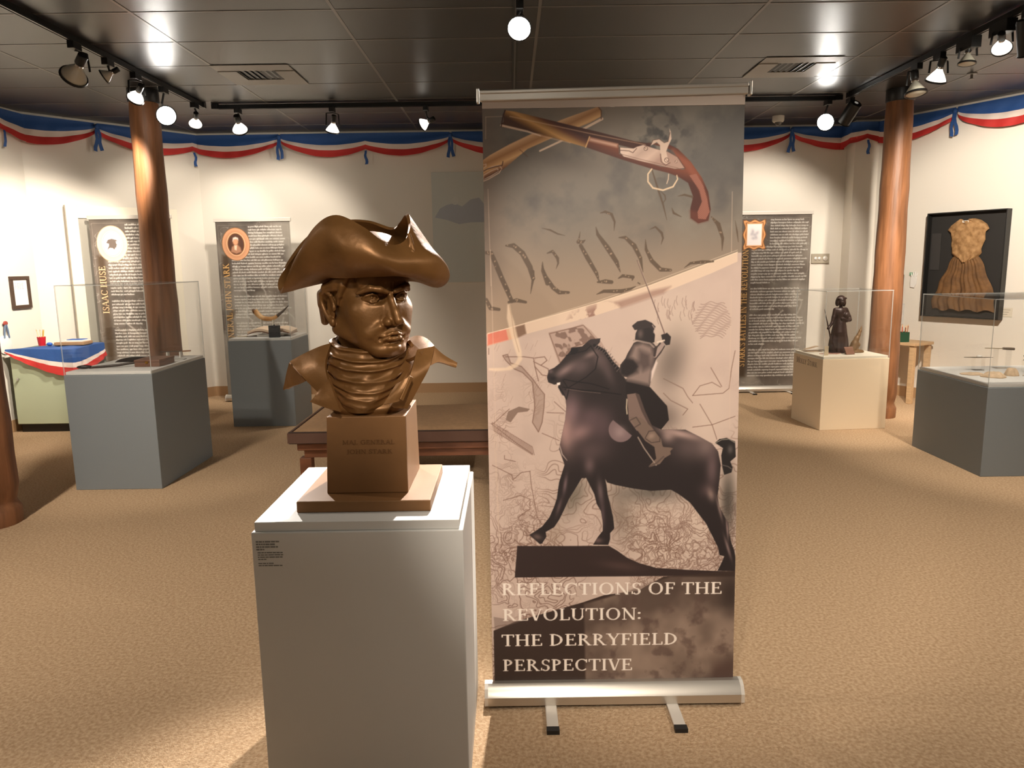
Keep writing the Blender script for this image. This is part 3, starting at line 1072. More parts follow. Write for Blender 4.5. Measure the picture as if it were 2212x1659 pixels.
# ------------------------------------------------------------------ display cases
M_grey = mat('blue grey case paint', '7b8184', 0.55, bump=0.04, bscale=90)
M_deckg = mat('pale grey deck paint', 'dcdad5', 0.5)
M_cream = mat('cream case paint', 'e6d2b4', 0.5, bump=0.03, bscale=90)
M_deckc = mat('warm white deck paint', 'f4ead6', 0.5)
M_clear = clear_mat('clear acrylic')
M_edge = mat('polished acrylic edge', 'd9dcd8', 0.2, spec=0.8)
M_edge.node_tree.nodes['Principled BSDF'].inputs['Alpha'].default_value = 0.55


def acrylic(w, d, z0, z1, t=0.006):
    """five-sided cover of clear sheets; the cut edges are a second material"""
    mb = MB()
    x0, x1, y0, y1 = 0, w, 0, d
    def panel(ax0, ax1, ay0, ay1, az0, az1, thin):
        v = [(x, y, z) for z in (az0, az1) for y in (ay0, ay1) for x in (ax0, ax1)]
        F = [(0, 2, 3, 1), (4, 5, 7, 6), (0, 1, 5, 4), (2, 6, 7, 3), (0, 4, 6, 2), (1, 3, 7, 5)]
        for i, f in enumerate(F):
            big = {0: (4, 5), 1: (2, 3), 2: (0, 1)}[thin]
            mb.add(v, [f], 0 if i in big else 1)
    e = 0.0004
    panel(x0, x0 + t, y0 + t, y1 - t, z0, z1 - t, 0)
    panel(x1 - t, x1, y0 + t, y1 - t, z0, z1 - t, 0)
    panel(x0, x1, y0, y0 + t - e, z0, z1 - t, 1)
    panel(x0, x1, y1 - t + e, y1, z0, z1 - t, 1)
    panel(x0, x1, y0, y1, z1 - t + e, z1, 2)
    return mb


def display_case(label, x, y, w, d, rot, h, top, body, deck, lift=0.022):
    """(x, y) is the near left floor corner"""
    t = thing('display_case', label, 'display case', (x, y, 0), rot, 'glass topped display cases')
    obj('pedestal', MB().box(0, w, 0, d, 0.0, h), body, t, bevel=0.003)
    obj('deck', MB().box(.010, w - .010, .010, d - .010, h + .0005, h + lift), deck, t, bevel=0.002)
    obj('acrylic_cover', acrylic(w - .002, d - .002, h + .0006, top), [M_clear, M_edge], t, loc=(.001, .001, 0))
    return t


CL = display_case('grey pedestal case with a brown wooden box inside', -3.075, 5.03, .605, .90, 0.0, .815, 1.427, M_grey, M_deckg)
CM = display_case('grey pedestal case holding the powder horn and open book', -2.71, 7.05, .607, .60, 0.0, .835, 1.44, M_grey, M_deckg)
CC = display_case('cream pedestal case lettered with a name, holding the dark statuette', 2.77, 6.53, .622, .56, 0.087, .645, 1.25, M_cream, M_deckc)
CR = display_case('dark grey low case with baby clothes at the right edge', 3.285, 5.033, .95, .90, 0.0, .635, 1.245, M_grey, M_deckg)
# lettering on the left face of the cream case: outward normal -x of the case
M_name = mat('grey brown lettering', '8a7a68', 0.6)
mb = MB()
text_mesh(mb, 'Molly Stark', 0.40, Matrix(((0, 0, -1, -.0002), (-1, 0, 0, .50), (0, 1, 0, .56), (0, 0, 0, 1))), 0.0008)
obj('lettering', mb, M_name, CC)


# ------------------------------------------------------------------ bust pedestal
M_white = mat('white pedestal paint', 'd3d1cc', 0.5, bump=0.02, bscale=80)
BP = thing('pedestal', 'white square pedestal under the bronze bust', 'pedestal', (-.722, 1.94, 0))
obj('body', MB().box(0, .582, 0, .578, 0, .811), M_white, BP, bevel=.003)
obj('raised_top', MB().box(.008, .571, .008, .565, .8112, .838), M_white, BP, bevel=.002)
mb = MB()
rng = random.Random(4)
Mx = Matrix(((1, 0, 0, 0), (0, 0, -1, -.0003), (0, 1, 0, 0), (0, 0, 0, 1)))
M_ink = mat('grey label print', '7d7b76', 0.7)
for bold, y, L in [(1, .783, .064), (1, .7755, .054), (1, .768, .060), (1, .7605, .022), (0, .752, .070), (0, .7455, .070), (0, .739, .068), (0, .7325, .026), (0, .721, .042), (0, .7145, .066)]:
    x = .012 + (0 if bold else .003)
    end = x + L
    while x < end - .003:
        n = rng.choice([2, 3, 4, 5, 6, 7])
        l = min(n * .0022, end - x)
        hh = .0042 if bold else .0030
        mb.prism([(x, y), (x + l, y), (x + l, y + hh), (x, y + hh)], 0, .0002, 0, Mx)
        x += l + .0016
obj('label_text', mb, M_ink, BP)

# ------------------------------------------------------------------ large roll-up banner hardware is in the banner section

# ------------------------------------------------------------------ bench
M_bwood = mat('reddish brown bench wood', '7c4c31', 0.45, var=0.3, vscale=6, stretch=(1, 6, 6))
M_cush = mat('brown cushion fabric', 'a9845f', 0.9, var=0.15, vscale=40, bump=0.3, bscale=220)
BN = thing('bench', 'low wooden bench with a brown seat cushion behind the bust', 'bench', (-.72, 5.36, 0))


def cushion_mesh(w, d, z0, z1, r, seed):
    rng = np.random.RandomState(seed)
    mb = MB()
    nx, ny = 40, 18
    top = []
    for j in range(ny + 1):
        row = []
        for i in range(nx + 1):
            u, v = i / nx * 2 - 1, j / ny * 2 - 1
            e = min(1, (1 - abs(u)) * 9) * min(1, (1 - abs(v)) * 5)
            row.append((u * w / 2, v * d / 2, z1 - r * (1 - e) ** 2 + .006 * e * math.sin(5 * u + 2 * v) * math.cos(3 * v + u)))
        top.append(row)
    mb.grid(top)
    bot = [[(u, v, z0) for u, v, _ in row] for row in top][::-1]
    mb.grid(bot)
    per = lambda T: T[0][:-1] + [r_[-1] for r_ in T[:-1]] + T[-1][:0:-1] + [r_[0] for r_ in T[:0:-1]]
    a, b = per(top), per(bot[::-1])
    n = len(a)
    mid = [((p[0] + q[0]) / 2 * 1.012, (p[1] + q[1]) / 2 * 1.02, (p[2] + q[2]) / 2) for p, q in zip(a, b)]
    mb.grid([a, mid, b], closed=True)
    return mb


cu = obj('cushion', cushion_mesh(1.56, .95, .345, .435, .02, 1), M_cush, BN, smooth=45)
obj('boxing', MB().box(-.798, .798, -.494, -.480, .352, .422).box(-.798, -.784, -.480, .480, .352, .422).box(.784, .798, -.480, .480, .352, .422), mat('dark cushion boxing', '5a4033', .9), cu)
obj('piping', MB().tube([(-.790, -.486, .425), (.790, -.486, .425)], .006, 8).tube([(-.790, -.486, .352), (.790, -.486, .352)], .006, 8), mat('dark piping', '3a2a22', .9), cu)
obj('seat_frame', MB().box(-.75, .75, -.45, .45, .29, .342), M_bwood, BN, bevel=.006)
obj('apron', MB().box(-.71, .71, -.42, -.39, .235, .29).box(-.71, .71, .39, .42, .235, .29).box(-.71, -.68, -.39, .39, .235, .29).box(.68, .71, -.39, .39, .235, .29), M_bwood, BN)
for sx in (-1, 1):
    for sy in (-1, 1):
        obj('leg', MB().prism([(sx * .70 - .04, sy * .40 - .04), (sx * .70 + .04, sy * .40 - .04), (sx * .70 + .04, sy * .40 + .04), (sx * .70 - .04, sy * .40 + .04)], 0, .235), M_bwood, BN, bevel=.004)

# ------------------------------------------------------------------ green cabinet with bunting over it
M_green = mat('pale green cabinet paint', 'b4bda0', 0.5)
M_gside = mat('grey green cabinet side', '6f7a70', 0.6)
CB = thing('cabinet', 'pale green cupboard under red white and blue cloth by the left wall', 'cabinet', (-4.725, 6.92, 0))
obj('body', MB().box(0, .60, .02, .57, .075, .79), M_gside, CB, bevel=.004)
dr = obj('door', MB().box(.012, .588, 0.0, .02, .085, .785), M_green, CB, bevel=.003)
obj('knob', MB().lathe([(.006, .0), (.006, .014), (.013, .018), (.012, .026), (.004, .028)], 16, 0, Matrix(((1, 0, 0, .075), (0, 0, -1, 0), (0, 1, 0, .52), (0, 0, 0, 1)))), M_chrome, dr, smooth=40)
obj('plinth', MB().box(.02, .58, .04, .55, 0, .075), M_black, CB)

M_blue = mat('blue bunting cloth', '27508f', 0.7, bump=0.15, bscale=60)
M_wht = mat('white bunting cloth', 'e6d6cc', 0.75, bump=0.15, bscale=60)
M_red = mat('red bunting cloth', 'c3302c', 0.7, bump=0.15, bscale=60)
BC = thing('bunting_cloth', 'red white and blue cloth draped over the green cupboard', 'cloth', (-4.725, 6.92, .79))


def drape(v0, v1, xs, mi_fn=None):
    """front edge then right side of the cupboard, deepest near the corner"""
    rows = []
    for v in np.linspace(v0, v1, 7):
        row = []
        for x in np.linspace(0, 1, 41):
            sag = math.sin(PI * min(1, x / 1.04)) ** .9
            L = (.03 + .07 * x + .19 * sag) * v
            fold = .010 * math.sin(x * 26 + v * 3) * v + .006 * math.sin(x * 47 + 1)
            o = .014 + .012 * v + abs(fold)
            d = x * 1.16 - .012
            if d < .59:
                p = (d, -o)
            elif d < .62:
                a = (d - .59) / .03 * PI / 2
                p = (.60 + o * math.sin(a), -o * math.cos(a))
            else:
                p = (.60 + o, d - .62)
            row.append((p[0], p[1], .012 - L + .004 * math.sin(x * 9)))
        rows.append(row)
    return rows


_edge = drape(0.0, .02, 0)[0]
top_rows = [[(p[0] * k + .34 * (1 - k), p[1] * k + .50 * (1 - k), .011 + .004 * math.sin(p[0] * 14 + p[1] * 9)) for p in _edge] for k in (.25, .5, .75, .93)]
top_rows = [[(min(max(p[0], 0.01), .6), min(max(p[1], 0.005), .56), p[2]) for p in r] for r in top_rows]
obj('blue_band', MB().grid(top_rows + drape(0.02, .50, 0), thick=.002), M_blue, BC, smooth=60)
obj('white_band', MB().grid(drape(.50, .68, 0), thick=.002), M_wht, BC, smooth=60)
obj('red_band', MB().grid(drape(.68, 1.0, 0), thick=.002), M_red, BC, smooth=60)

ZC = .808
cup = thing('pencil_cup', 'red cup of pencils on the draped cupboard', 'cup', (-4.55, 7.16, ZC))
obj('cup', MB().lathe([(.030, 0), (.038, .085), (.035, .085), (.028, .005)], 20, 0, None, cap=False).lathe([(.029, 0), (.029, .004)], 20), mat('red plastic', 'c0202a', .4), cup, smooth=40)
def pencil(label, loc, dx, dy, L, col, grp, tip='e0b070'):
    p = thing('pencil', label, 'pencil', loc, 0, grp)
    b = Vector((dx, dy, L))
    obj('shaft', MB().tube([(0, 0, .006), b * .9], .0042, 6), mat('pencil paint ' + col, col, .4), p)
    obj('point', MB().tube([b * .9, b * .975, b], [.0042, .0012, .0004], 6), mat('pencil wood ' + tip, tip, .7), p)
    return p
for k, (dx, dy, c) in enumerate([(-.026, .0, 'e8d8b0'), (.012, .006, 'e0b23a'), (.024, -.004, 'e8c060'), (.004, -.012, 'e9d9a8')]):
    pencil('yellow pencil standing in the red cup on the cupboard', (-4.55 + dx * .35, 7.16 + dy * .35, ZC), dx * 1.25, dy * 1.2, .16, c, 'pencils in the red cup')
bk = thing('book', 'flat tan book under the papers on the draped cupboard', 'book', (-4.30, 7.24, ZC), .05)
obj('cover', MB().box(-.13, .15, -.09, .09, 0, .03), mat('tan leather', 'a5805a', .6), bk, bevel=.004)
pp = obj('paper_stack', MB().box(-.11, .13, -.075, .075, .0, .012), mat('white paper', 'f3f0ea', .8), None, loc=(-4.30, 7.25, ZC + .0305))
tag(pp, 'white papers lying on the tan book on the cupboard', 'paper')
pb = obj('pamphlet', MB().box(-.075, .075, -.05, .05, 0, .006), mat('blue pamphlet', '2f5fae', .6), None, loc=(-4.27, 7.27, ZC + .043))
tag(pb, 'blue pamphlet on top of the white papers on the cupboard', 'pamphlet')
bl = obj('eraser', MB().ball((0, 0, .017), (.028, .02, .017), 14, 8), mat('blue rubber', '2d5db0', .5), None, smooth=60, loc=(-4.452, 7.12, ZC + .001))
tag(bl, 'small blue rounded eraser beside the red pencil cup', 'eraser')

# ------------------------------------------------------------------ wall pieces on the left
def wall_frame_M(p, d):
    """matrix: x along wall, y into the wall, z up"""
    d = Vector((d[0], d[1], 0)).normalized()
    n = Vector((-d.y, d.x, 0))
    return Matrix(((d.x, n.x, 0, p[0]), (d.y, n.y, 0, p[1]), (0, 0, 1, p[2]), (0, 0, 0, 1)))


HUNG = []            # wall pieces drawn with y out of the wall; turned to face the room at the end


def place(t, M):
    t.matrix_world = M
    HUNG.append(t)
    return t


nf = place(thing('framed_notice', 'small dark framed white notice on the left wall', 'picture frame'), wall_frame_M((-4.766, 7.25, 1.32), (.055, .6)))
obj('frame', MB().box(-.125, .125, .002, .022, -.155, -.122).box(-.125, .125, .002, .022, .122, .155).box(-.125, -.092, .002, .022, -.122, .122).box(.092, .125, .002, .022, -.122, .122), mat('dark brown frame', '4a382c', .5), nf, bevel=.002)
nt = obj('notice', MB().box(-.092, .092, .003, .010, -.122, .122), mat('notice paper', 'f4f0e8', .8), nf)
mb = MB()
rng = random.Random(8)
for k in range(5):
    z = .085 - k * .013
    for q in range(4):
        mb.box(-.065 + q * .03, -.065 + q * .03 + rng.uniform(.012, .026), .0101, .0104, z, z + .004)
obj('printed_lines', mb, mat('faint pink print', 'c9a79c', .8), nt)
pl = place(thing('hanging_pliers', 'red and blue handled tool hanging at the left edge of the photo', 'tool'), wall_frame_M((-4.789, 7.0, .98), (.055, .6)))
obj('head', MB().ball((0, .02, .06), (.03, .01, .022), 14, 8), mat('red brown grip', '9c4338', .5), pl, smooth=60)
for s in (-1, 1):
    obj('handle', MB().tube([(s * .006, .02, .05), (s * .02, .02, -.01), (s * .03, .02, -.08)], [.009, .008, .006], 8), mat('blue grey handle', '6a7d96', .5), pl, smooth=60)
pw = place(thing('white_disc', 'white round plate hanging low at the left edge of the photo', 'plate'), wall_frame_M((-4.791, 6.98, .84), (.055, .6)))
obj('disc', MB().lathe([(.001, .0), (.085, .0), (.09, .006), (.07, .012), (.001, .012)], 28, 0, Matrix(((1, 0, 0, 0), (0, 0, 1, .004), (0, 1, 0, 0), (0, 0, 0, 1)))), mat('white china', 'f2efe8', .3), pw, smooth=40)

# ------------------------------------------------------------------ back wall
M_proj_light = mat('pale projected light tint', 'cfd2cc', 0.8)  # projector light painted as the colour of a thin sheet
PJ = thing('projected_light_sheet', 'pale blue grey sheet standing in for map light projected on the back wall behind the bust', 'panel', (0.15, 8.842, 1.95))
obj('panel', MB().box(-1.05, 1.05, -.004, .004, -.63, .63), M_proj_light, PJ)
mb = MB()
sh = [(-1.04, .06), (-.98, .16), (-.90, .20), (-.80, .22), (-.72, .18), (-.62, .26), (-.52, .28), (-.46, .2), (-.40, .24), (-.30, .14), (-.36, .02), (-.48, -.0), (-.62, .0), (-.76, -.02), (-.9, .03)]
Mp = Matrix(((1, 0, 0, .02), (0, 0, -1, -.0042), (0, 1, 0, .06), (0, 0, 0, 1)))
obj('map_shape', mb.prism(sh, 0, .0006, 0, Mp), mat('blue grey projected map light', 'b1b6be', .8), PJ)  # map and seal are projected light too, laid on as tinted shapes
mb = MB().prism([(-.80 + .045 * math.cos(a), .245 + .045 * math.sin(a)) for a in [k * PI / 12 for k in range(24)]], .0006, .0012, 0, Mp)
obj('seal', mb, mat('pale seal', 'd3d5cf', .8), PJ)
pi_ = obj('control_plate', MB().box(-.105, .105, -.02, 0, -.055, .055), mat('grey brown plastic plate', 'a89e8c', .5), None, loc=(3.65, 8.848, 1.535), bevel=.003)
tag(pi_, 'small grey control plate with three round knobs on the back wall', 'switch')
for kx, kr in ((-.055, .022), (-.012, .022), (.055, .03)):
    obj('knob', MB().lathe([(kr, 0), (kr * .9, .008), (kr * .3, .012), (.002, .014)], 18, 0, Matrix(((1, 0, 0, kx), (0, 0, -1, -.02), (0, 1, 0, 0), (0, 0, 0, 1)))), M_alu_w, pi_, smooth=40)

# ------------------------------------------------------------------ ceiling pieces
def vent(label, x, y):
    t = thing('ceiling_vent', label, 'ceiling vent', (x, y, HT - .0025), 0, 'ceiling vents')
    obj('plate', MB().box(-.30, .30, -.30, -.13, -.003, .0).box(-.30, .30, .13, .30, -.008, .0).box(-.30, -.15, -.13, .13, -.008, .0).box(.15, .30, -.13, .13, -.008, .0), mat('grey vent plate', '8a857c', .45), t)
    obj('opening', MB().box(-.15, .15, -.13, .13, -.001, .0), M_black, t)
    mb = MB()
    for k in range(7):
        xx = -.135 + k * .045
        mb.bar((xx, -.13, -.004), (xx, .13, -.004), .022, .002, up=(.5 if k < 3.5 else -.5, 0, 1))
    obj('louvers', mb, mat('dark louver', '161616', .4), t)
    return t


vent('ceiling air vent left of the dark pole-like track', -1.97, 6.25)
vent('ceiling air vent toward the right column', 2.27, 6.25)
dm = thing('security_camera', 'white dome camera on the ceiling above the back banner', 'camera', (2.90, 8.3, HT))
obj('base', MB().lathe([(.062, 0), (.062, -.05), (.05, -.065)], 24), mat('white plastic', 'cfcac0', .4), dm, smooth=40)
obj('dome', MB().lathe([(.035, -.065), (.033, -.085), (.02, -.10), (.001, -.105)], 20), mat('smoky dome', '5c5852', .15), dm, smooth=60)
sd = thing('sprinkler', 'small dark sprinkler head on the ceiling right of the right column', 'sprinkler', (3.9, 6.55, HT))
obj('plate', MB().lathe([(.04, 0), (.038, -.008), (.012, -.012)], 18), M_tbar, sd, smooth=40)
obj('head', MB().lathe([(.010, -.012), (.010, -.04), (.022, -.045), (.022, -.048)], 12), M_tbar, sd)

# ------------------------------------------------------------------ dress in a shadow box on the right wall
RW = (.715, -1.281)
DB = place(thing('shadow_box', 'black framed shadow box with an antique brown dress on the right wall', 'shadow box'), wall_frame_M((4.662, 7.660, 1.447), RW))
M_blk = mat('black box lining', '22201e', .7)
fw, fh = .385, .525
obj('backboard', MB().box(-fw, fw, .003, .012, -fh, fh), M_blk, DB)
obj('frame', MB().box(-fw - .012, fw + .012, .003, .085, -fh - .012, -fh).box(-fw - .012, fw + .012, .003, .085, fh, fh + .012).box(-fw - .012, -fw, .003, .085, -fh, fh).box(fw, fw + .012, .003, .085, -fh, fh), mat('black frame', '191817', .45), DB, bevel=.002)
M_dr = mat('antique tan silk', '77542f', .8, var=.3, vscale=14, bump=.3, bscale=40, col2='5c3f22')
M_bod = mat('pale tan silk bodice', 'b0895c', .8, var=.3, vscale=20, bump=.5, bscale=35, col2='86623a')


def outline_rows(L, R, zs, n=25, fn=None):
    rows = []
    for l, r, z in zip(L, R, zs):
        rows.append([fn(l + (r - l) * u, u, z) for u in np.linspace(0, 1, n)])
    return rows


zs = np.linspace(.10, -.46, 24)
def skirt_pt(x, u, z):
    f = min(1, (.12 - z) / .35)
    fold = .012 * math.sin(u * 34 + 3 * math.sin(u * 5)) * f + .006 * math.sin(u * 71 + z * 8)
    return (x, .020 + .035 * math.sin(u * PI) ** .5 + fold * math.sin(u * PI), z + .012 * math.sin(u * 23) * (1 if z < -.44 else 0))
L = [-.10 - .215 * min(1, (.10 - z) / .46) ** .75 - (.01 * math.sin(z * 30)) for z in zs]
Rr = [.115 + .20 * min(1, (.10 - z) / .42) ** .8 + (.008 * math.sin(z * 25 + 1)) for z in zs]
obj('skirt', MB().grid(outline_rows(L, Rr, zs, 60, skirt_pt), thick=.004), M_dr, DB, smooth=60)
bz = [.462, .44, .40, .355, .33, .30, .25, .20, .16, .12, .08, .05, .03]
bl_ = [-.075, -.12, -.17, -.195, -.165, -.16, -.155, -.145, -.14, -.145, -.10, -.055, -.02]
br_ = [.065, .13, .185, .215, .185, .175, .18, .165, .15, .155, .12, .07, .03]
def bod_pt(x, u, z):
    return (x, .028 + .045 * math.sin(u * PI) ** .5 + .008 * math.sin(u * 19 + z * 40) + .005 * math.sin(u * 41 - z * 63), z - (.028 * (1 - abs(u * 2 - 1)) ** 2 if z > .45 else 0))
obj('bodice', MB().grid(outline_rows(bl_, br_, bz, 40, bod_pt), thick=.004), M_bod, DB, smooth=60)
obj('collar_tag', MB().box(-.03, .03, .075, .078, .425, .445), mat('white tag', 'e8e2d8', .7), DB)
obj('side_panel', MB().box(-.37, -.27, .012, .018, -.05, .33), mat('dark grey card', '33302e', .7), DB)
wl = obj('wall_label', MB().box(-.05, .05, .001, .003, -.045, .045), mat('pale wall label', 'ddd3c0', .8))
place(wl, wall_frame_M((4.872, 7.282, .985), RW))
tag(wl, 'small pale caption label on the right wall beside the dress box', 'label')
lm = MB()
for k in range(3):
    lm.box(-.04, .03 - .012 * k, .003, .0034, .02 - k * .022, .028 - k * .022)
obj('caption_lines', lm, mat('faint caption print', 'b5aa98', .8), wl)

# pieces between the right column and the dress
bf = obj('chalkboard', MB().box(-.075, .045, .002, .02, -.165, .165), mat('black board', '211c1a', .5), None, bevel=.002)
place(bf, wall_frame_M((4.318, 8.275, 1.18), RW))
tag(bf, 'narrow black framed board half hidden by the right column', 'board')
gl = place(thing('paper_hand', 'white cut-out glove shape on the wall between column and dress', 'cut-out'), wall_frame_M((4.395, 8.137, 1.28), RW))
obj('palm', MB().prism([(-.03, -.07), (.015, -.075), (.035, -.03), (.04, .03), (.02, .06), (-.02, .06), (-.035, .0)], .004, .016, 0, Matrix(((1, 0, 0, 0), (0, 0, 1, 0), (0, 1, 0, 0), (0, 0, 0, 1)))), mat('white felt', 'e9e6e0', .8), gl, bevel=.003)
for k in range(4):
    obj('finger', MB().tube([(-.022 + k * .017, .01, .05), (-.03 + k * .024, .01, .085 + .008 * (k % 3))], [.009, .007], 8), mat('white felt finger', 'e9e6e0', .8), gl, smooth=60)
obj('green_clip', MB().box(-.045, -.015, .006, .014, .06, .09), mat('green clip', '4f9a6c', .5), gl)

M_pine = mat('pale pine', 'cdaa80', .6, var=.2, vscale=8, stretch=(1, 8, 8))
TB = thing('side_table', 'small pale wood table behind the right column', 'table', (4.22, 7.98, 0), -1.06)
obj('table_top', MB().box(-.26, .26, -.17, .17, .615, .645), M_pine, TB, bevel=.003)
for sx in (-1, 1):
    for sy in (-1, 1):
        obj('leg', MB().box(sx * .22 - .025, sx * .22 + .025, sy * .13 - .025, sy * .13 + .025, 0, .615), M_pine, TB, bevel=.003)
cb = thing('crayon_box', 'dark green tub of coloured pencils on the small table', 'pencil tub', (4.17, 7.86, .6455))
obj('tub', MB().prism([(-.05, -.04), (.05, -.04), (.05, .04), (-.05, .04)], 0, .005).box(-.05, .05, -.04, -.036, .005, .105).box(-.05, .05, .036, .04, .005, .105).box(-.05, -.046, -.036, .036, .005, .105).box(.046, .05, -.036, .036, .005, .105), mat('dark green plastic', '1f4630', .45), cb)
for k, (dx, dy, c) in enumerate([(-.03, .01, 'd98a4a'), (-.015, -.012, 'c9513a'), (.0, .014, 'e0a060'), (.012, -.01, '7a3a2a'), (.026, .008, 'e8b070'), (.034, -.006, 'b56a3a')]):
    pencil('coloured pencil standing in the dark green tub', (4.17 + dx, 7.86 + dy, .6455), dx * .4, dy * .4, .17 + .01 * (k % 3), c, 'pencils in the green tub', 'e6c090')
rb = obj('red_box', MB().box(-.045, .045, -.03, .03, 0, .13), mat('red card', 'b8242c', .5), None, loc=(4.085, 7.95, .6455), bevel=.003)
tag(rb, 'red cardboard box on the small table beside the green tub', 'box')
bh = thing('brochure_holder', 'clear acrylic leaflet holder on the wall above the red box', 'leaflet holder', (0, 0, 0))
place(bh, wall_frame_M((4.325, 8.262, .90), RW))
obj('holder', MB().box(-.06, .06, .002, .006, -.10, .13).box(-.06, .06, .03, .034, -.10, .05), mat('cloudy acrylic', 'd8d6d0', .25), bh)
obj('leaflet', MB().box(-.05, .05, .010, .014, -.095, .11), mat('leaflet paper', 'e4ddd4', .8), bh)


def face_room(o):
    if o.type == 'MESH':
        o.data.transform(Matrix.Scale(-1, 4, (0, 1, 0)))
        o.data.flip_normals()
    for c in o.children:
        face_room(c)


for _o in HUNG:
    face_room(_o)


# ------------------------------------------------------------------ bunting along the top of the walls
PATH = [Vector(p) for p in [(-4.86, 5.6), (-4.765, 6.9), (-4.710, 7.49), (-3.565, 8.81), (3.83, 8.81), (3.84, 8.56), (4.12, 8.55), (5.57, 5.96)]]
CUM = [0.0]
for p, q in zip(PATH, PATH[1:]):
    CUM.append(CUM[-1] + (q - p).length)


def on_path(s):
    for k in range(len(PATH) - 1):
        if s <= CUM[k + 1] or k == len(PATH) - 2:
            d = (PATH[k + 1] - PATH[k]).normalized()
            p = PATH[k] + d * (s - CUM[k])
            return p, Vector((d.y, -d.x))


def swag(label, s0, s1, seed, z=3.02):
    t = thing('bunting_swag', label, 'bunting', (*on_path((s0 + s1) / 2)[0], z), 0, 'red white and blue bunting swags')
    o = Vector(t.location)
    rng = random.Random(seed)
    a, b = rng.uniform(.9, 1.1), rng.uniform(.9, 1.1)

    def sheet(v0, v1, n):
        rows = []
        for v in np.linspace(v0, v1, n):
            row = []
            for u in np.linspace(0, 1, 81):
                p, nrm = on_path(s0 + (s1 - s0) * (.006 + .988 * u))
                lobe = abs(math.sin(2 * PI * u)) ** .85 * (a if u < .5 else b)
                drop = .085 + .09 * math.sin(PI * u) ** .6 + .105 * lobe
                pinch = min(1, u * 9, (1 - u) * 9)
                fold = (.008 + .010 * (1 - pinch)) * math.sin(u * 60 + v * 5 + seed) * (.3 + v) + .010 * math.sin(v * 11 + u * 4)
                out = .006 + .03 * v * lobe + fold * .6 + .012
                # colour bands keep their share of the drop, squeezed together at the ties
                zz = -drop * v - .012 * (1 - pinch) * v
                q = p + nrm * max(.004, out)
                row.append((q.x - o.x, q.y - o.y, zz))
            rows.append(row)
        return rows
    obj('blue_band', MB().grid(sheet(0, .50, 6), thick=.0015), M_blue, t, smooth=60)
    obj('white_band', MB().grid(sheet(.50, .72, 4), thick=.0015), M_wht, t, smooth=60)
    obj('red_band', MB().grid(sheet(.72, 1.0, 4), thick=.0015), M_red, t, smooth=60)
    for s, L, w in ((s0, .23, 1.0), ((s0 + s1) / 2, .15, .5)):
        p, nrm = on_path(s)
        tan = Vector((-nrm.y, nrm.x))
        c = p + nrm * .05 - Vector((o.x, o.y))
        mb = MB()
        zt = -.05 if w == 1 else -.20
        for k in ((-1, 1) if w == 1 else (0.4,)):
            rows = []
            for v in np.linspace(0, 1, 7):
                q = c + tan * (k * (.006 + .022 * v) + .006 * math.sin(v * 9 + k + seed)) + nrm * .01 * math.sin(v * 5)
                hw = .012 + .006 * v
                rows.append([(q.x - tan.x * hw, q.y - tan.y * hw, zt - L * v), (q.x + tan.x * hw, q.y + tan.y * hw, zt - L * v + .01 * k)])
            mb.grid(rows, thick=.0015)
        if w == 1:
            mb.ball((c.x, c.y, zt + .01), (.022, .022, .028), 10, 8)
        obj('ribbon_tie', mb, M_blue, t, smooth=50)
    return t


_s = [CUM[3] - 1.08 - 1.95, CUM[3] - 1.08, CUM[3] + .955, CUM[3] + 2.905, CUM[3] + 4.855, CUM[3] + 6.79, CUM[3] + 8.78, CUM[3] + 10.6]
for k, lab in enumerate(['bunting swag at the left end of the photo, above the framed notice', 'bunting swag passing behind the left timber column', 'bunting swag over the left of the back wall above the bust', 'bunting swag behind the top of the large banner', 'bunting swag on the back wall just right of the large banner', 'bunting swag passing behind the right timber column', 'bunting swag at the right end of the photo, above the dress box']):
    swag(lab, _s[k], _s[k + 1], k * 3 + 1)

# ------------------------------------------------------------------ things in the cases
ZL = .8375          # deck of the left grey case
hol = thing('holster', 'dark curved leather pouch lying in the left grey case', 'holster', (-2.83, 5.60, ZL), .1)
mb = MB().grid([[(x, y, .002 + .03 * max(0, 1 - (y / (.045 + .02 * math.sin(x * 9)) ) ** 2) * math.sin(min(1, max(0, (x + .17) / .30)) * PI) ** .7) for y in np.linspace(-.05, .05, 11)] for x in np.linspace(-.16, .13, 16)], thick=.004)
obj('pouch', mb, mat('dark leather', '2c2521', .5), hol, smooth=60)
obj('strap', MB().tube([(.12, 0, .012), (.17, .01, .014), (.21, 0, .008)], [.012, .008, .006], 8), mat('worn leather', '4b4038', .6), hol, smooth=60)
ham = thing('iron_tool', 'long dark iron tool leaning on the brown box in the left case', 'tool', (-2.875, 5.235, ZL), .32)
obj('shaft', MB().tube([(-.12, 0, .008), (.06, .0, .014), (.20, .0, .03)], [.008, .009, .008], 10), mat('dark iron', '39302a', .45, metal=.4), ham, smooth=50)
obj('grip', MB().ball((-.15, 0, .014), (.05, .017, .013), 14, 8), mat('black iron', '1e1a18', .4), ham, smooth=60)
bb = thing('wooden_box', 'brown wooden box in the left grey case', 'box', (-2.60, 5.36, ZL), .0)
M_bb = mat('reddish brown box', '74513f', .5, var=.2, vscale=12)
obj('base', MB().box(-.095, .085, -.11, .13, 0, .032), M_bb, bb, bevel=.003)
obj('lid', MB().box(-.097, .087, -.112, .132, .033, .05), M_bb, bb, bevel=.004)
obj('clasp', MB().box(-.015, .005, -.116, -.112, .024, .04), mat('brass', 'b0843e', .35, metal=1), bb)
kn = thing('knife_strip', 'thin dark blade on a clear rest at the back of the left case', 'knife', (-2.65, 5.80, ZL), .05)
obj('blade', MB().bar((-.11, 0, .045), (.06, 0, .047), .018, .005), mat('dark steel', '4a4038', .35, metal=.6), kn)
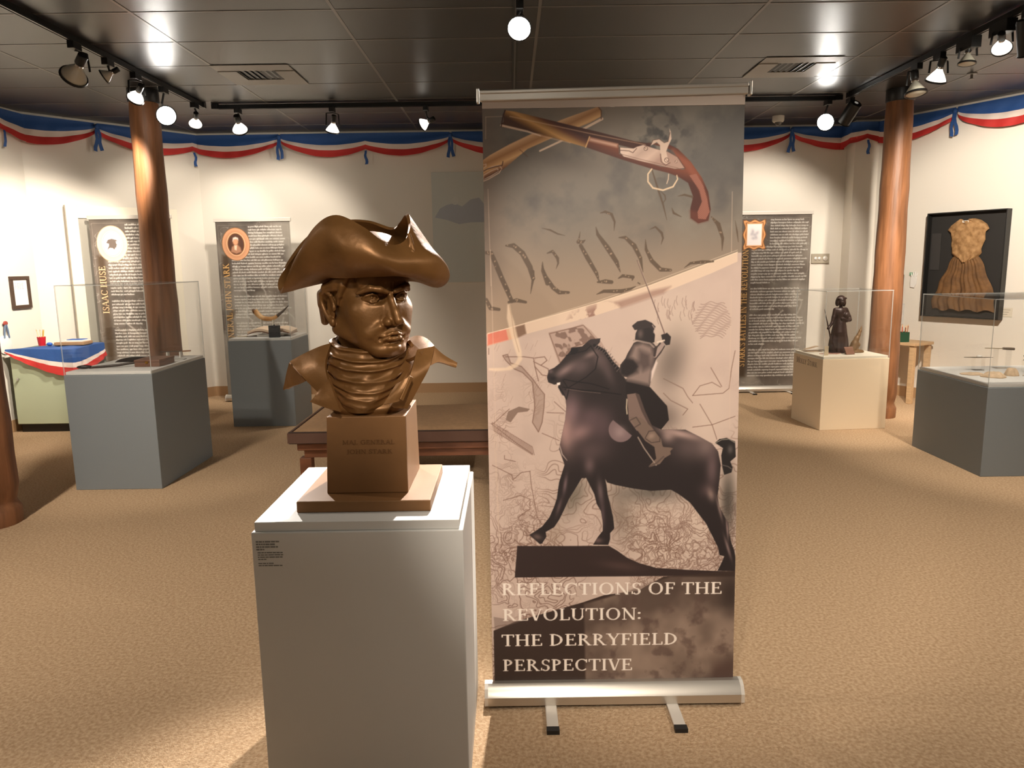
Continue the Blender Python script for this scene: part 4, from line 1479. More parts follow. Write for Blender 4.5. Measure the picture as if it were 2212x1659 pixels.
obj('grip', MB().bar((.06, 0, .047), (.12, .01, .049), .022, .010), mat('brown horn', '8a5a38', .5), kn)
obj('rest', MB().box(-.06, -.05, -.02, .02, 0, .0425).box(.04, .05, -.02, .02, 0, .0425), mat('cloudy acrylic rest', 'd8d5cc', .2), kn)
cl = obj('caption_card', MB().box(-.09, .09, -.03, .03, 0, .004), mat('grey card', 'a9a69d', .7), None, loc=(-2.60, 5.66, ZL))
tag(cl, 'flat grey caption card behind the brown box in the left case', 'card')

ZM = .8575          # deck of the middle grey case
ph = thing('powder_horn', 'curved pale powder horn with a dark tip on a clear stand', 'powder horn', (-2.47, 7.56, ZM))
pts = cr([(-.135, 0, .235), (-.12, 0, .215), (-.07, 0, .165), (.0, 0, .150), (.055, 0, .158), (.09, 0, .180)], 6)
rr = [.030 - .013 * k / (len(pts) - 1) for k in range(len(pts))]
obj('horn', MB().tube(pts, rr, 16), mat('pale horn', 'd2ab78', .4, var=.25, vscale=9, col2='a87844'), ph, smooth=60)
obj('plug', MB().tube([(-.150, 0, .222), (-.133, 0, .230)], [.028, .030], 16), mat('brown wood plug', '6b4c36', .6), ph, smooth=60)
obj('tip', MB().tube([(.088, 0, .178), (.15, 0, .225), (.215, 0, .285)], [.016, .011, .004], 10), mat('dark horn tip', '453b33', .45), ph, smooth=60)
obj('stand', MB().box(-.075, -.070, -.03, .03, 0, .152).box(.045, .050, -.03, .03, 0, .140).box(-.075, .05, -.03, .03, 0, .004), mat('clear stand', 'cfcbbf', .15), ph)
ob = thing('open_book', 'open old book lying behind the black label block', 'book', (-2.365, 7.34, ZM + .012), .03)
pr, cv = [], []
for x in np.linspace(-.21, .21, 29):
    h = .028 + .030 * math.sin(min(1, abs(x) / .21) * PI * .8 + .25) - .012 * (abs(x) / .21) ** 2
    pr.append([(x, -.12, h), (x, .12, h + .008)])
    cv.append([(x * 1.03, -.125, max(.003, h - .017)), (x * 1.03, .125, max(.003, h - .012))])
obj('pages', MB().grid(pr, thick=.022), mat('old pages', 'e6cdb2', .8), ob, smooth=40)
obj('cover', MB().grid(cv, thick=.006), mat('brown book cover', '6a4024', .6), ob, smooth=40)
obj('cradle', MB().box(-.13, .13, -.09, .09, -.0118, .005), mat('clear cradle', 'cfcbbf', .2), ob)
lb = thing('label_block', 'black square label block in front of the open book', 'label block', (-2.285, 7.13, ZM))
obj('block', MB().box(-.053, .053, 0, .03, 0, .115), mat('black card', '232427', .5), lb, bevel=.002)
obj('knob', MB().ball((0, .015, .118), .007, 10, 8), M_black, lb, smooth=60)
ps = obj('paper_scrap', MB().grid([[(x, y, .004 + .012 * (x + .04) * (y + .03) * 60) for y in np.linspace(-.03, .03, 4)] for x in np.linspace(-.05, .05, 5)], thick=.002), mat('aged paper', 'cdbfa6', .8), None, smooth=60, loc=(-2.635, 7.25, ZM + .0))
tag(ps, 'small scrap of aged paper at the left of the powder horn case', 'paper')

# right case: baby clothes and small finds
ZR = .6575
M_lin = mat('cream linen', 'd9bd9c', .85, var=.25, vscale=20, bump=.4, bscale=60)


def cloth_pile(name, label, cat, x, y, rx, ry, h, seed, material, rot=0.0):
    rows = []
    rng = random.Random(seed)
    ph1, ph2 = rng.uniform(0, 6), rng.uniform(0, 6)
    for k in range(13):
        r = k / 12
        row = []
        for j in range(32):
            a = 2 * PI * j / 32
            w = 1 + .10 * math.sin(3 * a + ph1) + .06 * math.sin(7 * a + ph2)
            z = h * (1 - r ** 3) * (1 + .28 * math.sin(5 * a + ph2 + 4 * r) * r) + .004
            row.append((rx * r * w * math.cos(a), ry * r * w * math.sin(a), z))
        rows.append(row)
    rows.append([(p[0] * .98, p[1] * .98, .0) for p in rows[-1]])
    o = obj(name, MB().grid(rows[::-1], closed=True), material, None, smooth=70, loc=(x, y, ZR))
    o.rotation_euler = (0, 0, rot)
    tag(o, label, cat)
    return o


cloth_pile('folded_linen', 'flat cream folded linen at the left of the right case', 'linen', 3.46, 5.50, .085, .06, .010, 1, M_lin, .2)
cloth_pile('baby_bonnet', 'puffy cream baby bonnet in the middle of the right case', 'bonnet', 3.535, 5.36, .082, .07, .034, 2, M_lin, -.1)
cloth_pile('linen_cap', 'small crumpled tan cap near the corner of the right case', 'cap', 3.70, 5.42, .045, .05, .050, 5, M_lin, .4)
cloth_pile('christening_gown', 'long pale crumpled gown at the right edge of the photo', 'gown', 3.90, 5.40, .12, .06, .058, 6, mat('pale silk', 'e6dccf', .6, bump=.5, bscale=45), .1)
cloth_pile('grey_ribbon', 'flat grey purple ribbon in front of the crumpled cap', 'ribbon', 3.745, 5.27, .055, .02, .012, 7, mat('grey purple ribbon', '7d726f', .6), .1)
qk = thing('table_knife', 'thin pale knife with a dark handle floating on a clear rest', 'knife', (3.86, 5.78, ZR), -.12)
obj('blade', MB().bar((-.13, 0, .160), (.0, 0, .157), .016, .005), mat('pale steel', 'c9b89a', .3, metal=.6), qk)
obj('handle', MB().tube([(.0, 0, .157), (.05, 0, .155), (.085, 0, .153)], [.009, .011, .010], 10), mat('dark horn handle', '6d5e50', .4), qk, smooth=60)
obj('rest', MB().box(-.05, -.045, -.04, .04, 0, .155).box(.045, .05, -.04, .04, 0, .143).box(-.05, .05, -.04, .04, 0, .004), M_clear, qk)
dk = thing('beaded_pin', 'small dark lozenge brooch with a white bead on a clear rest', 'brooch', (3.63, 5.70, ZR), -.15)
obj('plate', MB().prism([(-.11, 0), (-.03, -.022), (.10, 0), (-.03, .022)], .098, .102), mat('tarnished silver', '8c8070', .4, metal=.5), dk)
obj('bead', MB().ball((.0, 0, .108), (.022, .016, .010), 12, 8), mat('white bead', 'f0ebe2', .3), dk, smooth=60)
obj('rest', MB().box(-.04, -.036, -.03, .03, 0, .098).box(.03, .034, -.03, .03, 0, .098).box(-.04, .034, -.03, .03, 0, .003), M_clear, dk)
ch = thing('iron_chain', 'twisted dark wire chain on a clear rest at the right edge', 'chain', (3.98, 5.56, ZR))
for s in (0, PI):
    obj('strand', MB().tube([(-.10 + .24 * k / 24, .0 + .014 * math.sin(k * .8 + s), .11 + .016 * math.cos(k * .8 + s)) for k in range(25)], .005, 8), mat('dark wire', '3d342c', .4, metal=.5), ch, smooth=60)
obj('rest', MB().box(-.08, .14, -.05, .05, .085, .089).box(-.08, -.076, -.05, .05, 0, .085).box(.136, .14, -.05, .05, 0, .085), M_clear, ch)

# statuette in the cream case
ZC2 = .667 + .0005
M_brz = mat('dark bronze', '42302a', .42, spec=.5, metal=.25, var=.25, vscale=30)
cM = CC.matrix_basis.copy()


def in_case(x, y):
    v = Matrix.Translation(CC.location) @ Matrix.Rotation(.087, 4, 'Z') @ Vector((x, y, 0))
    return (v.x, v.y, ZC2)


st = thing('bronze_statuette', 'dark bronze figurine of a woman in a long dress holding a musket', 'statuette', in_case(.30, .30), .087)
s = Sculpt((-.15, -.12, -.002), (.17, .12, .56), .0032)
k = .012
s.ell((.0, 0, .09), (.085, .070, .12), k)
s.cap((.0, 0, .02), (.005, 0, .27), .075, .050, k)
s.cap((-.005, -.005, .19), (.0, 0, .30), .062, .040, k)
s.cap((.0, 0, .30), (.0, 0, .335), .036, .040, k)
s.ell((.0, -.008, .365), (.050, .036, .055), k)
s.cap((-.035, 0, .395), (.042, 0, .395), .022, .022, k)
s.cap((.003, 0, .405), (.002, -.004, .445), .016, .016, .006)
s.ell((.0, -.006, .476), (.032, .036, .043), .004)
s.ell((.002, .005, .486), (.042, .040, .044), .004)
s.ell((-.030, .006, .462), (.016, .026, .034), .008)
s.ell((.034, .006, .460), (.016, .026, .036), .008)
s.cap((-.036, -.020, .502), (.038, -.020, .502), .008, .008, .01)
s.ell((.0, -.030, .470), (.022, .012, .028), .004)
s.cap((0, -.040, .474), (0, -.046, .463), .004, .005, .003)
for e in (-1, 1):
    s.ell((e * .010, -.041, .479), (.005, .004, .004), .003, 'c')
# her right arm reaches to the musket, her left holds a bundle
s.path([(-.048, 0, .395), (-.066, -.01, .33), (-.085, -.02, .275), (-.115, -.028, .238)], [.021, .018, .014, .011], .008)
s.ell((-.122, -.03, .230), (.014, .013, .014), .004)
s.path([(.052, 0, .395), (.085, .0, .33), (.088, -.01, .305), (.045, -.04, .300), (.0, -.045, .315)], [.022, .020, .019, .016, .014], .008)
s.ell((.038, -.042, .345), (.028, .022, .032), .008)
for q in range(9):
    a = q * 2 * PI / 9
    s.cap((.052 * math.cos(a), .040 * math.sin(a), .25), (.088 * math.cos(a + .1), .078 * math.sin(a + .1), .01), .008, .013, .012)
s.cap((-.045, -.03, .12), (-.055, -.025, .06), .012, .016, .012)
s.d = np.maximum(s.d, -s.z)
V, F = s.mesh()
np_obj('figure', V, F, M_brz, st)
mk = obj('musket', MB().tube([(-.172, -.035, .405), (-.155, -.035, .345), (-.122, -.035, .225), (-.085, -.035, .095)], [.002, .004, .006, .009], 10).tube([(-.088, -.035, .11), (-.078, -.035, .07), (-.060, -.035, .012)], [.010, .013, .024], 10), M_brz, st, smooth=50)
obj('base', MB().prism([(-.10, -.085), (.11, -.085), (.13, .02), (.10, .09), (-.09, .085), (-.11, 0)], 0, .014), M_brz, st, bevel=.003)
M_pale = mat('golden brown bronze', '7d6040', .5, metal=.2)
s = Sculpt((-.09, -.07, -.004), (.12, .07, .26), .0035)
s.path([(-.02, 0, .03), (.0, 0, .08), (.02, 0, .13), (.035, 0, .16)], [.035, .030, .022, .018], .01)
s.path([(.035, 0, .165), (.05, 0, .20), (.062, 0, .25)], [.016, .013, .002], .006)
s.path([(.03, .02, .11), (.055, .02, .07), (.04, .02, .03)], [.012, .012, .01], .01)
s.ell((.02, 0, .008), (.075, .045, .022), .01)
s.d = np.maximum(s.d, -s.z)
V, F = s.mesh()
_or = np_obj('foot_ornament', V, F, M_pale, st, loc=(.135, -.035, 0))
_or['label'] = 'golden brown pointed ornament'
tcd = thing('standing_card', 'small tilted brown card standing in front of the statuette', 'card', in_case(.325, .13), .3)
obj('card', MB().prism([(-.045, 0), (.045, 0), (.045, .075), (-.045, .075)], 0, .006, 0, Matrix(((1, 0, 0, 0), (0, .5, -.86, 0), (0, .86, .5, .0005), (0, 0, 0, 1)))), mat('brown card', '8c6450', .6), tcd)
obj('strut', MB().bar((.0, .065, .001), (.0, .03, .045), .02, .004), mat('white card strut', 'efe6d8', .7), tcd)
pk = obj('pink_leaflet', MB().prism([(-.12, -.01), (.03, -.045), (.11, .02), (.0, .035)], 0, .006), mat('pinkish leaflet', 'b08474', .7), None, loc=in_case(.195, .22))
tag(pk, 'flat pinkish leaflet lying at the foot of the musket', 'leaflet')
op = thing('open_leaflet', 'open pale leaflets at the left of the cream case', 'leaflet', in_case(.115, .43), .087)
obj('lower_sheet', MB().grid([[(x, y, .003 + .02 * abs(x)) for y in (-.06, 0, .06)] for x in np.linspace(-.08, .07, 7)], thick=.003), mat('tan leaflet', 'b59c80', .8), op)
obj('upper_sheet', MB().bar((-.07, .0, .022), (.065, .03, .045), .05, .003), mat('tan leaflet top', 'c2a88a', .8), op)
cp = obj('clear_label', MB().box(-.018, .018, -.002, .002, 0, .085), mat('cloudy label', 'c9b89c', .3), None, loc=in_case(.085, .11))
tag(cp, 'small upright clear label near the front corner of the cream case', 'label')


# ------------------------------------------------------------------ the bronze coloured bust
M_bust = mat('bronze paint', '835c33', .43, metal=.45, spec=.5, var=.25, vscale=7, bump=.10, bscale=55, col2='6b4924')
M_block = mat('bronze paint on the base', '835d38', .5, metal=.2, spec=.4, var=.12, vscale=6, bump=.03, bscale=30)
BU = thing('bust', 'bronze coloured bust of a man in a tricorn hat on a white pedestal', 'bust', (-.428, 2.20, .8385))
obj('base_slab', MB().box(-.189, .192, -.18, .20, 0, .033), M_block, BU, bevel=.003)
blk = MB()
v = [(-.118, -.108, .0335), (.119, -.108, .0335), (.121, .158, .0335), (-.118, .158, .0335), (-.108, -.108, .262), (.123, -.108, .262), (.118, .150, .262), (-.106, .150, .262)]
v[5] = (.119, -.106, .262)
blk.add(v, [(3, 2, 1, 0), (4, 5, 6, 7), (0, 1, 5, 4), (1, 2, 6, 5), (2, 3, 7, 6), (3, 0, 4, 7)])
bo = obj('block', blk, M_block, BU, bevel=.002)
M_cut = mat('darker cut lettering', '66431f', .6, metal=.2)
for txt, x, z, w, nm in (('MAJ. GENERAL', -.066, .180, .152, 'inscription'), ('JOHN STARK', -.054, .152, .132, 'inscription')):
    mb = MB()
    ps, L = text_polys(txt)
    k = w / L
    for q, p in enumerate(ps):
        mb.prism([(a * k, b * .0125) for a, b in p], 0, .0005 + .00002 * (q % 5), 0, Matrix(((1, 0, 0, x), (0, 0, -1, -.1081 + .004 * 0), (0, 1, 0, z), (0, 0, 0, 1))))
    obj(nm, mb, M_cut, bo)


def fine(rows, n=6, m=6, closed=False):
    """smooth surface through a coarse net of points"""
    R = [np.array(r, float) for r in rows]
    if closed:
        k = len(R[0])
        R = [np.concatenate([r[-3:], r, r[:3]]) for r in R]
        a = [np.array(cr(list(r), n))[3 * n:(3 + k) * n] for r in R]
    else:
        a = [np.array(cr(list(r), n)) for r in R]
    a = np.array(a)
    return np.array([cr(list(a[:, j]), m) for j in range(a.shape[1])]).transpose(1, 0, 2)


# head, in centimetres of a life-size head, face towards -y, then turned to his left and enlarged
SC = .0158
hc = [(-0.0055, 0.0350, 0.5962)][0]
s = Sculpt((-10.5, -14, -17.5), (10.5, 12, 11), .15)
s.ell((0, 1.0, 3.0), (7.5, 9.4, 8.6), 1)
s.ell((0, -2.8, -2.5), (6.5, 6.6, 7.6), 1.5)
for e in (-1, 1):
    s.cap((e * 5.5, .6, -5.6), (e * 2.0, -7.2, -10.2), 1.9, 1.7, 2.0)          # jaw line
    s.ell((e * 4.5, -5.6, -2.4), (2.0, 1.7, 1.6), 2.2)                          # cheekbone
    s.ell((e * 3.6, -6.0, -6.0), (2.0, 1.9, 3.2), 2.0)
s.ell((0, -7.7, -10.3), (2.3, 1.9, 1.7), 1.2)                                   # chin
s.ell((0, -9.2, -9.9), (1.35, .85, 1.0), .6)
s.cap((-1.5, -7.6, -7.2), (1.5, -7.6, -7.2), 2.0, 2.0, 1.2)                     # muzzle
s.ell((0, -7.3, 3.6), (5.6, 2.0, 3.2), 1.5)                                     # forehead
for e in (-1, 1):
    s.ell((e * 3.15, -9.0, .0), (1.9, 1.7, 1.15), .7, 'c')                      # eye socket
    s.ell((e * 1.7, -8.8, -.1), (1.05, 1.15, 1.0), .6, 'c')
    s.ell((e * 3.2, -7.25, .0), (1.32, 1.22, 1.1), .12)                         # eyeball
    s.ell((e * 3.2, -8.50, .05), (.50, .34, .50), .05, 'c')                     # drilled iris
    s.ell((e * 3.2, -8.28, .05), (.22, .24, .22), .05)
    s.path([(e * 1.75, -8.05, -.25), (e * 2.4, -8.55, .55), (e * 3.3, -8.60, .80), (e * 4.3, -8.0, .45), (e * 4.75, -7.3, -.1)], [.18, .24, .27, .24, .18], .2)
    s.path([(e * 1.75, -8.05, -.3), (e * 2.5, -8.35, -.75), (e * 3.4, -8.35, -.85), (e * 4.6, -7.4, -.2)], [.16, .2, .2, .16], .2)
    s.path([(e * .95, -9.7, 1.10), (e * 2.3, -9.8, 1.70), (e * 3.9, -9.0, 2.0), (e * 5.5, -7.0, 1.05)], [.55, .66, .64, .42], .36)   # heavy brow
    s.path([(e * .55, -9.5, 1.0), (e * .65, -9.3, 2.6)], .16, .3, 'c')          # frown line
    s.path([(e * 1.95, -9.6, -3.6), (e * 2.7, -8.9, -5.2), (e * 3.2, -8.2, -6.9), (e * 3.0, -8.0, -8.3)], [.2, .25, .25, .12], .6, 'c')
    s.path([(e * 2.4, -9.0, -5.0), (e * 3.9, -7.6, -6.5)], [.7, .8], 1.0)
s.path([(0, -8.9, 1.2), (0, -9.9, -.6), (0, -11.1, -2.6), (0, -11.8, -3.9)], [.55, .52, .62, .74], .42)   # nose
s.path([(0, -9.0, -1.5), (0, -9.6, -3.6)], [1.0, 1.35], .6)
for e in (-1, 1):
    s.ell((e * 1.25, -9.9, -4.15), (.78, 1.05, .75), .35)
    s.ell((e * .62, -10.5, -4.85), (.33, .55, .3), .2, 'c')
s.cap((0, -10.2, -4.6), (0, -11.1, -4.55), .38, .42, .3)
s.path([(0, -10.15, -5.2), (0, -10.45, -6.4)], .16, .35, 'c')
s.path([(-2.3, -8.9, -7.55), (-1.2, -9.72, -6.85), (-.45, -10.05, -6.50), (0, -10.0, -6.62), (.45, -10.05, -6.50), (1.2, -9.72, -6.85), (2.3, -8.9, -7.55)], [.16, .36, .42, .40, .42, .36, .16], .22)
s.path([(-1.95, -9.1, -7.65), (-1.0, -9.75, -7.75), (0, -9.95, -7.78), (1.0, -9.75, -7.75), (1.95, -9.1, -7.65)], [.18, .46, .52, .46, .18], .22)
s.path([(-2.55, -8.95, -7.8), (-1.2, -10.15, -7.16), (0, -10.5, -7.10), (1.2, -10.15, -7.16), (2.55, -8.95, -7.8)], .13, .12, 'c')
for e in (-1, 1):
    s.ell((e * 2.55, -8.95, -7.75), (.22, .3, .4), .6, 'c')
s.path([(-1.6, -9.2, -8.75), (0, -9.7, -8.85), (1.6, -9.2, -8.75)], .28, .6, 'c')
# ears
for e in (-1, 1):
    c0 = e * 7.25
    s.ell((c0, .9, -1.6), (.55, 1.4, 2.6), .5)
    s.path([(c0 + e * .1, -.6, -1.2), (c0 + e * .55, -.5, .6), (c0 + e * 1.05, .7, 1.5), (c0 + e * 1.35, 2.1, .9), (c0 + e * 1.25, 2.4, -.8), (c0 + e * .95, 1.6, -2.6), (c0 + e * .5, .5, -3.9)], [.30, .36, .40, .42, .42, .42, .55], .25)
    s.ell((c0 + e * .35, .1, -4.2), (.55, .75, .85), .3)
    s.ell((c0 + e * .55, .6, -1.5), (.35, .75, 1.2), .3, 'c')
    s.ell((c0 + e * .2, -.85, -1.7), (.4, .35, .6), .3)
    # hair swept back over the ear
    for q in range(5):
        s.path([(e * (6.2 + .1 * q), -5.2 + .4 * q, 4.8 - .6 * q), (e * 7.4, -2.4 + .2 * q, 3.4 - .3 * q), (e * 7.9, .8, 2.3 - .05 * q), (e * 7.4, 4.2, .9 - .55 * q), (e * 5.6, 7.6, -1.0 - .9 * q)], [.55, .7, .75, .8, .8], .45)
    s.path([(e * 6.9, -3.9, 2.6), (e * 7.1, -2.8, .6), (e * 7.0, -1.6, -1.2)], [.6, .5, .2], .5)
for q in range(7):
    s.cap((-4.5 + 1.5 * q, 8.2, 1.5), (-2.1 + .7 * q, 9.2, -7.5), .9, .8, .7)
s.path([(0, 9.3, -6.5), (-.3, 9.4, -10), (-.4, 9.6, -15)], [1.6, 1.4, 1.2], .5)    # queue
s.cap((0, 2.0, -6), (0, 2.6, -17), 5.2, 5.4, 1.6)                                # neck
V, F = s.mesh()
V = sm(V, F, 1)
V[:, 2] = np.interp(V[:, 2], [-18, -12, -10.4, -7.3, -4.6, -1, 0, 2.2, 5, 12], [-17, -10.6, -9.2, -6.7, -4.5, -.55, .45, 2.3, 5, 12])
V[:, 0] *= .945
th = math.radians(38)
R3 = np.array(Matrix.Rotation(th, 3, 'Z') @ Matrix.Rotation(math.radians(-2), 3, 'Y'))
np_obj('head', (V @ R3.T) * SC + np.array(hc), F, M_bust, BU)

# neckcloth: wrapped folds that sag at the front
cz0, cz1 = .490, .270
c0 = np.array([-.010, .045])
rows = []
for t in np.linspace(0, 1, 90):
    row = []
    for j in range(140):
        a = 2 * PI * j / 140
        fr = max(0, math.cos(a - .15))            # 1 at the front
        z = cz0 + (cz1 - cz0) * t - (1 - t) * .050 * fr ** 1.2 + (1 - t) * .012 * math.cos(2 * a)
        rx = np.interp(t, [0, .06, .3, .6, .85, 1], [.094, .106, .118, .116, .104, .092])
        ry = np.interp(t, [0, .06, .3, .6, .85, 1], [.104, .116, .134, .144, .150, .146])
        f = 0.0
        for t0, sag, amp, w in ((.03, .00, .010, .030), (.13, .06, .010, .028), (.23, .10, .009, .030), (.33, .22, .013, .034), (.40, .32, .012, .028), (.46, .38, .009, .030), (.62, .34, .006, .035)):
            tk = t0 + sag * (fr ** 1.5) - .10 * (1 - abs(math.sin(a))) * (t0 > .3) * .4
            f += amp * math.exp(-((t - tk) / w) ** 2) * (1.0 if t0 < .3 else (.35 + .65 * abs(math.sin(a - .25)) ** 1.1) * (1 if fr > 0 else .5))
        f += .0025 * math.sin(9 * a + 14 * t)
        row.append((c0[0] + (rx + f) * math.sin(a), c0[1] - (ry + f) * math.cos(a), z))
    rows.append(row)
rows = [[(p[0] * .88 + c0[0] * .12, p[1] * .88 + c0[1] * .12, p[2] - .012) for p in rows[0]]] + rows
obj('neckcloth', MB().grid(rows[::-1], closed=True), M_bust, BU, smooth=75)

# coat: the cut-off chest and the collar and lapels
co = MB()
rows = []
for px_l, px_r, py, d0, d1 in ((722, 874, 900, -.085, .13), (700, 890, 886, -.088, .15), (690, 893, 866, -.070, .165), (690, 898, 840, -.055, .175), (690, 902, 810, -.04, .175), (700, 898, 785, -.03, .165), (712, 885, 764, .0, .15), (722, 872, 752, .02, .13)):
    zz = .262 + (899 - py) * .00136
    xl, xr = (px_l - 798) * .00136 - .004, (px_r - 798) * .00136 - .004
    row = []
    for j in range(64):
        a = 2 * PI * j / 64
        k = lambda q: math.copysign(abs(q) ** .75, q)
        row.append(((xl + xr) / 2 + (xr - xl) / 2 * k(math.sin(a)), (d0 + d1) / 2 - (d1 - d0) / 2 * k(math.cos(a)), zz))
    rows.append(row)
rows = fine([r[:] for r in rows], 1, 5)
rows = [[(p[0] * .3, p[1] * .3 + .02, p[2]) for p in rows[0]]] + list(map(list, rows))
co.grid(rows, closed=True)
obj('coat', co, M_bust, BU, smooth=60)
parts = {
    'lapel': [[(-0.1061, -0.0100, 0.4617), (-0.1070, -0.0850, 0.4110), (-0.0891, -0.1250, 0.3658)], [(-0.1419, -0.0120, 0.4514), (-0.1352, -0.0800, 0.4053), (-0.1020, -0.1180, 0.3542)], [(-0.1901, -0.0160, 0.4305), (-0.1683, -0.0700, 0.3895), (-0.1132, -0.1120, 0.3440)], [(-0.2273, -0.0200, 0.4108), (-0.1979, -0.0550, 0.3918), (-0.1246, -0.1060, 0.3337)]],
    'lower_lapel': [[(-0.0893, -0.1220, 0.3760), (-0.0701, -0.1370, 0.3250), (-0.0571, -0.1400, 0.2841)], [(-0.1044, -0.1180, 0.3569), (-0.1009, -0.1300, 0.3189), (-0.1017, -0.1320, 0.2952)], [(-0.1240, -0.1080, 0.3354), (-0.1341, -0.1180, 0.3225), (-0.1481, -0.1180, 0.3093)]],
    'shoulder': [[(-0.2297, -0.0120, 0.4098), (-0.1982, -0.0450, 0.3890), (-0.1671, -0.0700, 0.3636)], [(-0.2473, 0.0120, 0.3744), (-0.2250, -0.0100, 0.3606), (-0.1980, -0.0300, 0.3494)], [(-0.2602, 0.0300, 0.3434), (-0.2493, 0.0200, 0.3363), (-0.2294, 0.0000, 0.3365)], [(-0.2709, 0.0420, 0.3215), (-0.2661, 0.0400, 0.3204), (-0.2573, 0.0300, 0.3234)]],
    'right_lapel': [[(0.1485, -0.0300, 0.4410), (0.1360, -0.0950, 0.3846), (0.1114, -0.1200, 0.3407), (0.0793, -0.1280, 0.2971)], [(0.1715, -0.0150, 0.4444), (0.1589, -0.0750, 0.3868), (0.1326, -0.1020, 0.3373), (0.1002, -0.1120, 0.2883)], [(0.1975, 0.0000, 0.4479), (0.1870, -0.0450, 0.4012), (0.1553, -0.0800, 0.3428), (0.1216, -0.0950, 0.2819)]],
    'lapel_fold': [[(0.1404, -0.1280, 0.3841), (0.1264, -0.1400, 0.3492), (0.1088, -0.1450, 0.3132)], [(0.1237, -0.1340, 0.3694), (0.1045, -0.1450, 0.3371), (0.0868, -0.1480, 0.3075)], [(0.1029, -0.1300, 0.3558), (0.0827, -0.1420, 0.3263), (0.0652, -0.1450, 0.3032)]],
    'collar': [[(0.1103, 0.0000, 0.4074), (0.1298, -0.0200, 0.4139), (0.1472, -0.0350, 0.4238), (0.1620, -0.0420, 0.4354)], [(0.1074, 0.0600, 0.4396), (0.1315, 0.0500, 0.4432), (0.1576, 0.0200, 0.4420), (0.1792, -0.0120, 0.4384)], [(0.1028, 0.1300, 0.4582), (0.1365, 0.1200, 0.4675), (0.1686, 0.0900, 0.4584), (0.1944, 0.0300, 0.4446)]],
    'right_shoulder': [[(0.1953, -0.0050, 0.4485), (0.2234, 0.0100, 0.4198), (0.2606, 0.0250, 0.3948)], [(0.1932, -0.0180, 0.4279), (0.2213, 0.0000, 0.4099), (0.2594, 0.0200, 0.3885)], [(0.1858, -0.0350, 0.3971), (0.2111, -0.0120, 0.4033), (0.2566, 0.0180, 0.3831)]],
    'back_collar': [[(-0.1086, 0.0000, 0.4607), (-0.1097, 0.0900, 0.4639), (-0.0188, 0.1400, 0.4574), (0.0882, 0.1100, 0.4590), (0.1125, 0.0600, 0.4623)], [(-0.1521, 0.0200, 0.4156), (-0.1462, 0.1400, 0.4076), (-0.0298, 0.1850, 0.4003), (0.0951, 0.1500, 0.4028), (0.1474, 0.0300, 0.4241)]],
}
for nm, rows in parts.items():
    obj({'right_lapel': 'lapel', 'right_shoulder': 'shoulder'}.get(nm, nm), MB().grid(fine(rows, 7, 7), thick=.011), M_bust, BU, smooth=50)
obj('lapel_edge', MB().bar([(0.1434, -0.1320, 0.3807)][0], [(0.1148, -0.1500, 0.3167)][0], .011, .012), M_bust, BU, bevel=.002)

# hat: rim, three belly curves, crease at the head; stations run round the head
rim = [(-0.2503, 0.0000, 0.6176), (-0.2108, -0.0500, 0.6625), (-0.1581, -0.1000, 0.7304), (-0.0949, -0.1400, 0.7997), (-0.0361, -0.1600, 0.8235), (0.0312, -0.1800, 0.7935), (0.0782, -0.1750, 0.7565), (0.1110, -0.1500, 0.7420), (0.1362, -0.1200, 0.7548), (0.1450, -0.0700, 0.7946), (0.1318, -0.0100, 0.8355), (0.1036, 0.0600, 0.8201), (0.0657, 0.1200, 0.8017), (-0.0160, 0.1600, 0.8273), (-0.1009, 0.1650, 0.8260), (-0.1889, 0.1450, 0.7868), (-0.2435, 0.1000, 0.7136), (-0.2644, 0.0400, 0.6521)]
q1 = [(-0.2392, 0.0000, 0.6202), (-0.1939, -0.0620, 0.6651), (-0.1440, -0.1200, 0.7236), (-0.0824, -0.1650, 0.7738), (-0.0273, -0.1900, 0.7878), (0.0392, -0.2030, 0.7611), (0.0857, -0.1960, 0.7316), (0.1221, -0.1700, 0.7217), (0.1550, -0.1330, 0.7305), (0.1809, -0.0780, 0.7490), (0.1917, -0.0100, 0.7453), (0.1467, 0.0750, 0.7630), (0.0808, 0.1450, 0.7731), (-0.0225, 0.1870, 0.7974), (-0.1161, 0.1920, 0.7918), (-0.2018, 0.1650, 0.7564), (-0.2460, 0.1050, 0.6969), (-0.2523, 0.0350, 0.6452)]
q2 = [(-0.2170, 0.0000, 0.6253), (-0.1629, -0.0660, 0.6569), (-0.1064, -0.1280, 0.6953), (-0.0531, -0.1780, 0.7278), (-0.0126, -0.2070, 0.7376), (0.0469, -0.2140, 0.7222), (0.0912, -0.2060, 0.7048), (0.1309, -0.1780, 0.6945), (0.1812, -0.1380, 0.6987), (0.2290, -0.0780, 0.6995), (0.2446, -0.0100, 0.6660), (0.1785, 0.0850, 0.7006), (0.0918, 0.1550, 0.7234), (-0.0272, 0.1980, 0.7401), (-0.1290, 0.2030, 0.7344), (-0.2109, 0.1720, 0.7063), (-0.2423, 0.1050, 0.6645), (-0.2365, 0.0300, 0.6314)]
q3 = [(-0.1824, 0.0000, 0.6343), (-0.1195, -0.0550, 0.6561), (-0.0767, -0.1080, 0.6719), (-0.0347, -0.1580, 0.6894), (-0.0021, -0.1860, 0.6939), (0.0448, -0.1920, 0.6884), (0.0877, -0.1840, 0.6803), (0.1295, -0.1580, 0.6683), (0.1741, -0.1220, 0.6608), (0.2109, -0.0720, 0.6438), (0.2123, -0.0100, 0.6289), (0.1639, 0.0750, 0.6521), (0.0846, 0.1400, 0.6664), (-0.0268, 0.1800, 0.6747), (-0.1225, 0.1800, 0.6717), (-0.1860, 0.1500, 0.6586), (-0.1995, 0.0900, 0.6459), (-0.1976, 0.0300, 0.6336)]
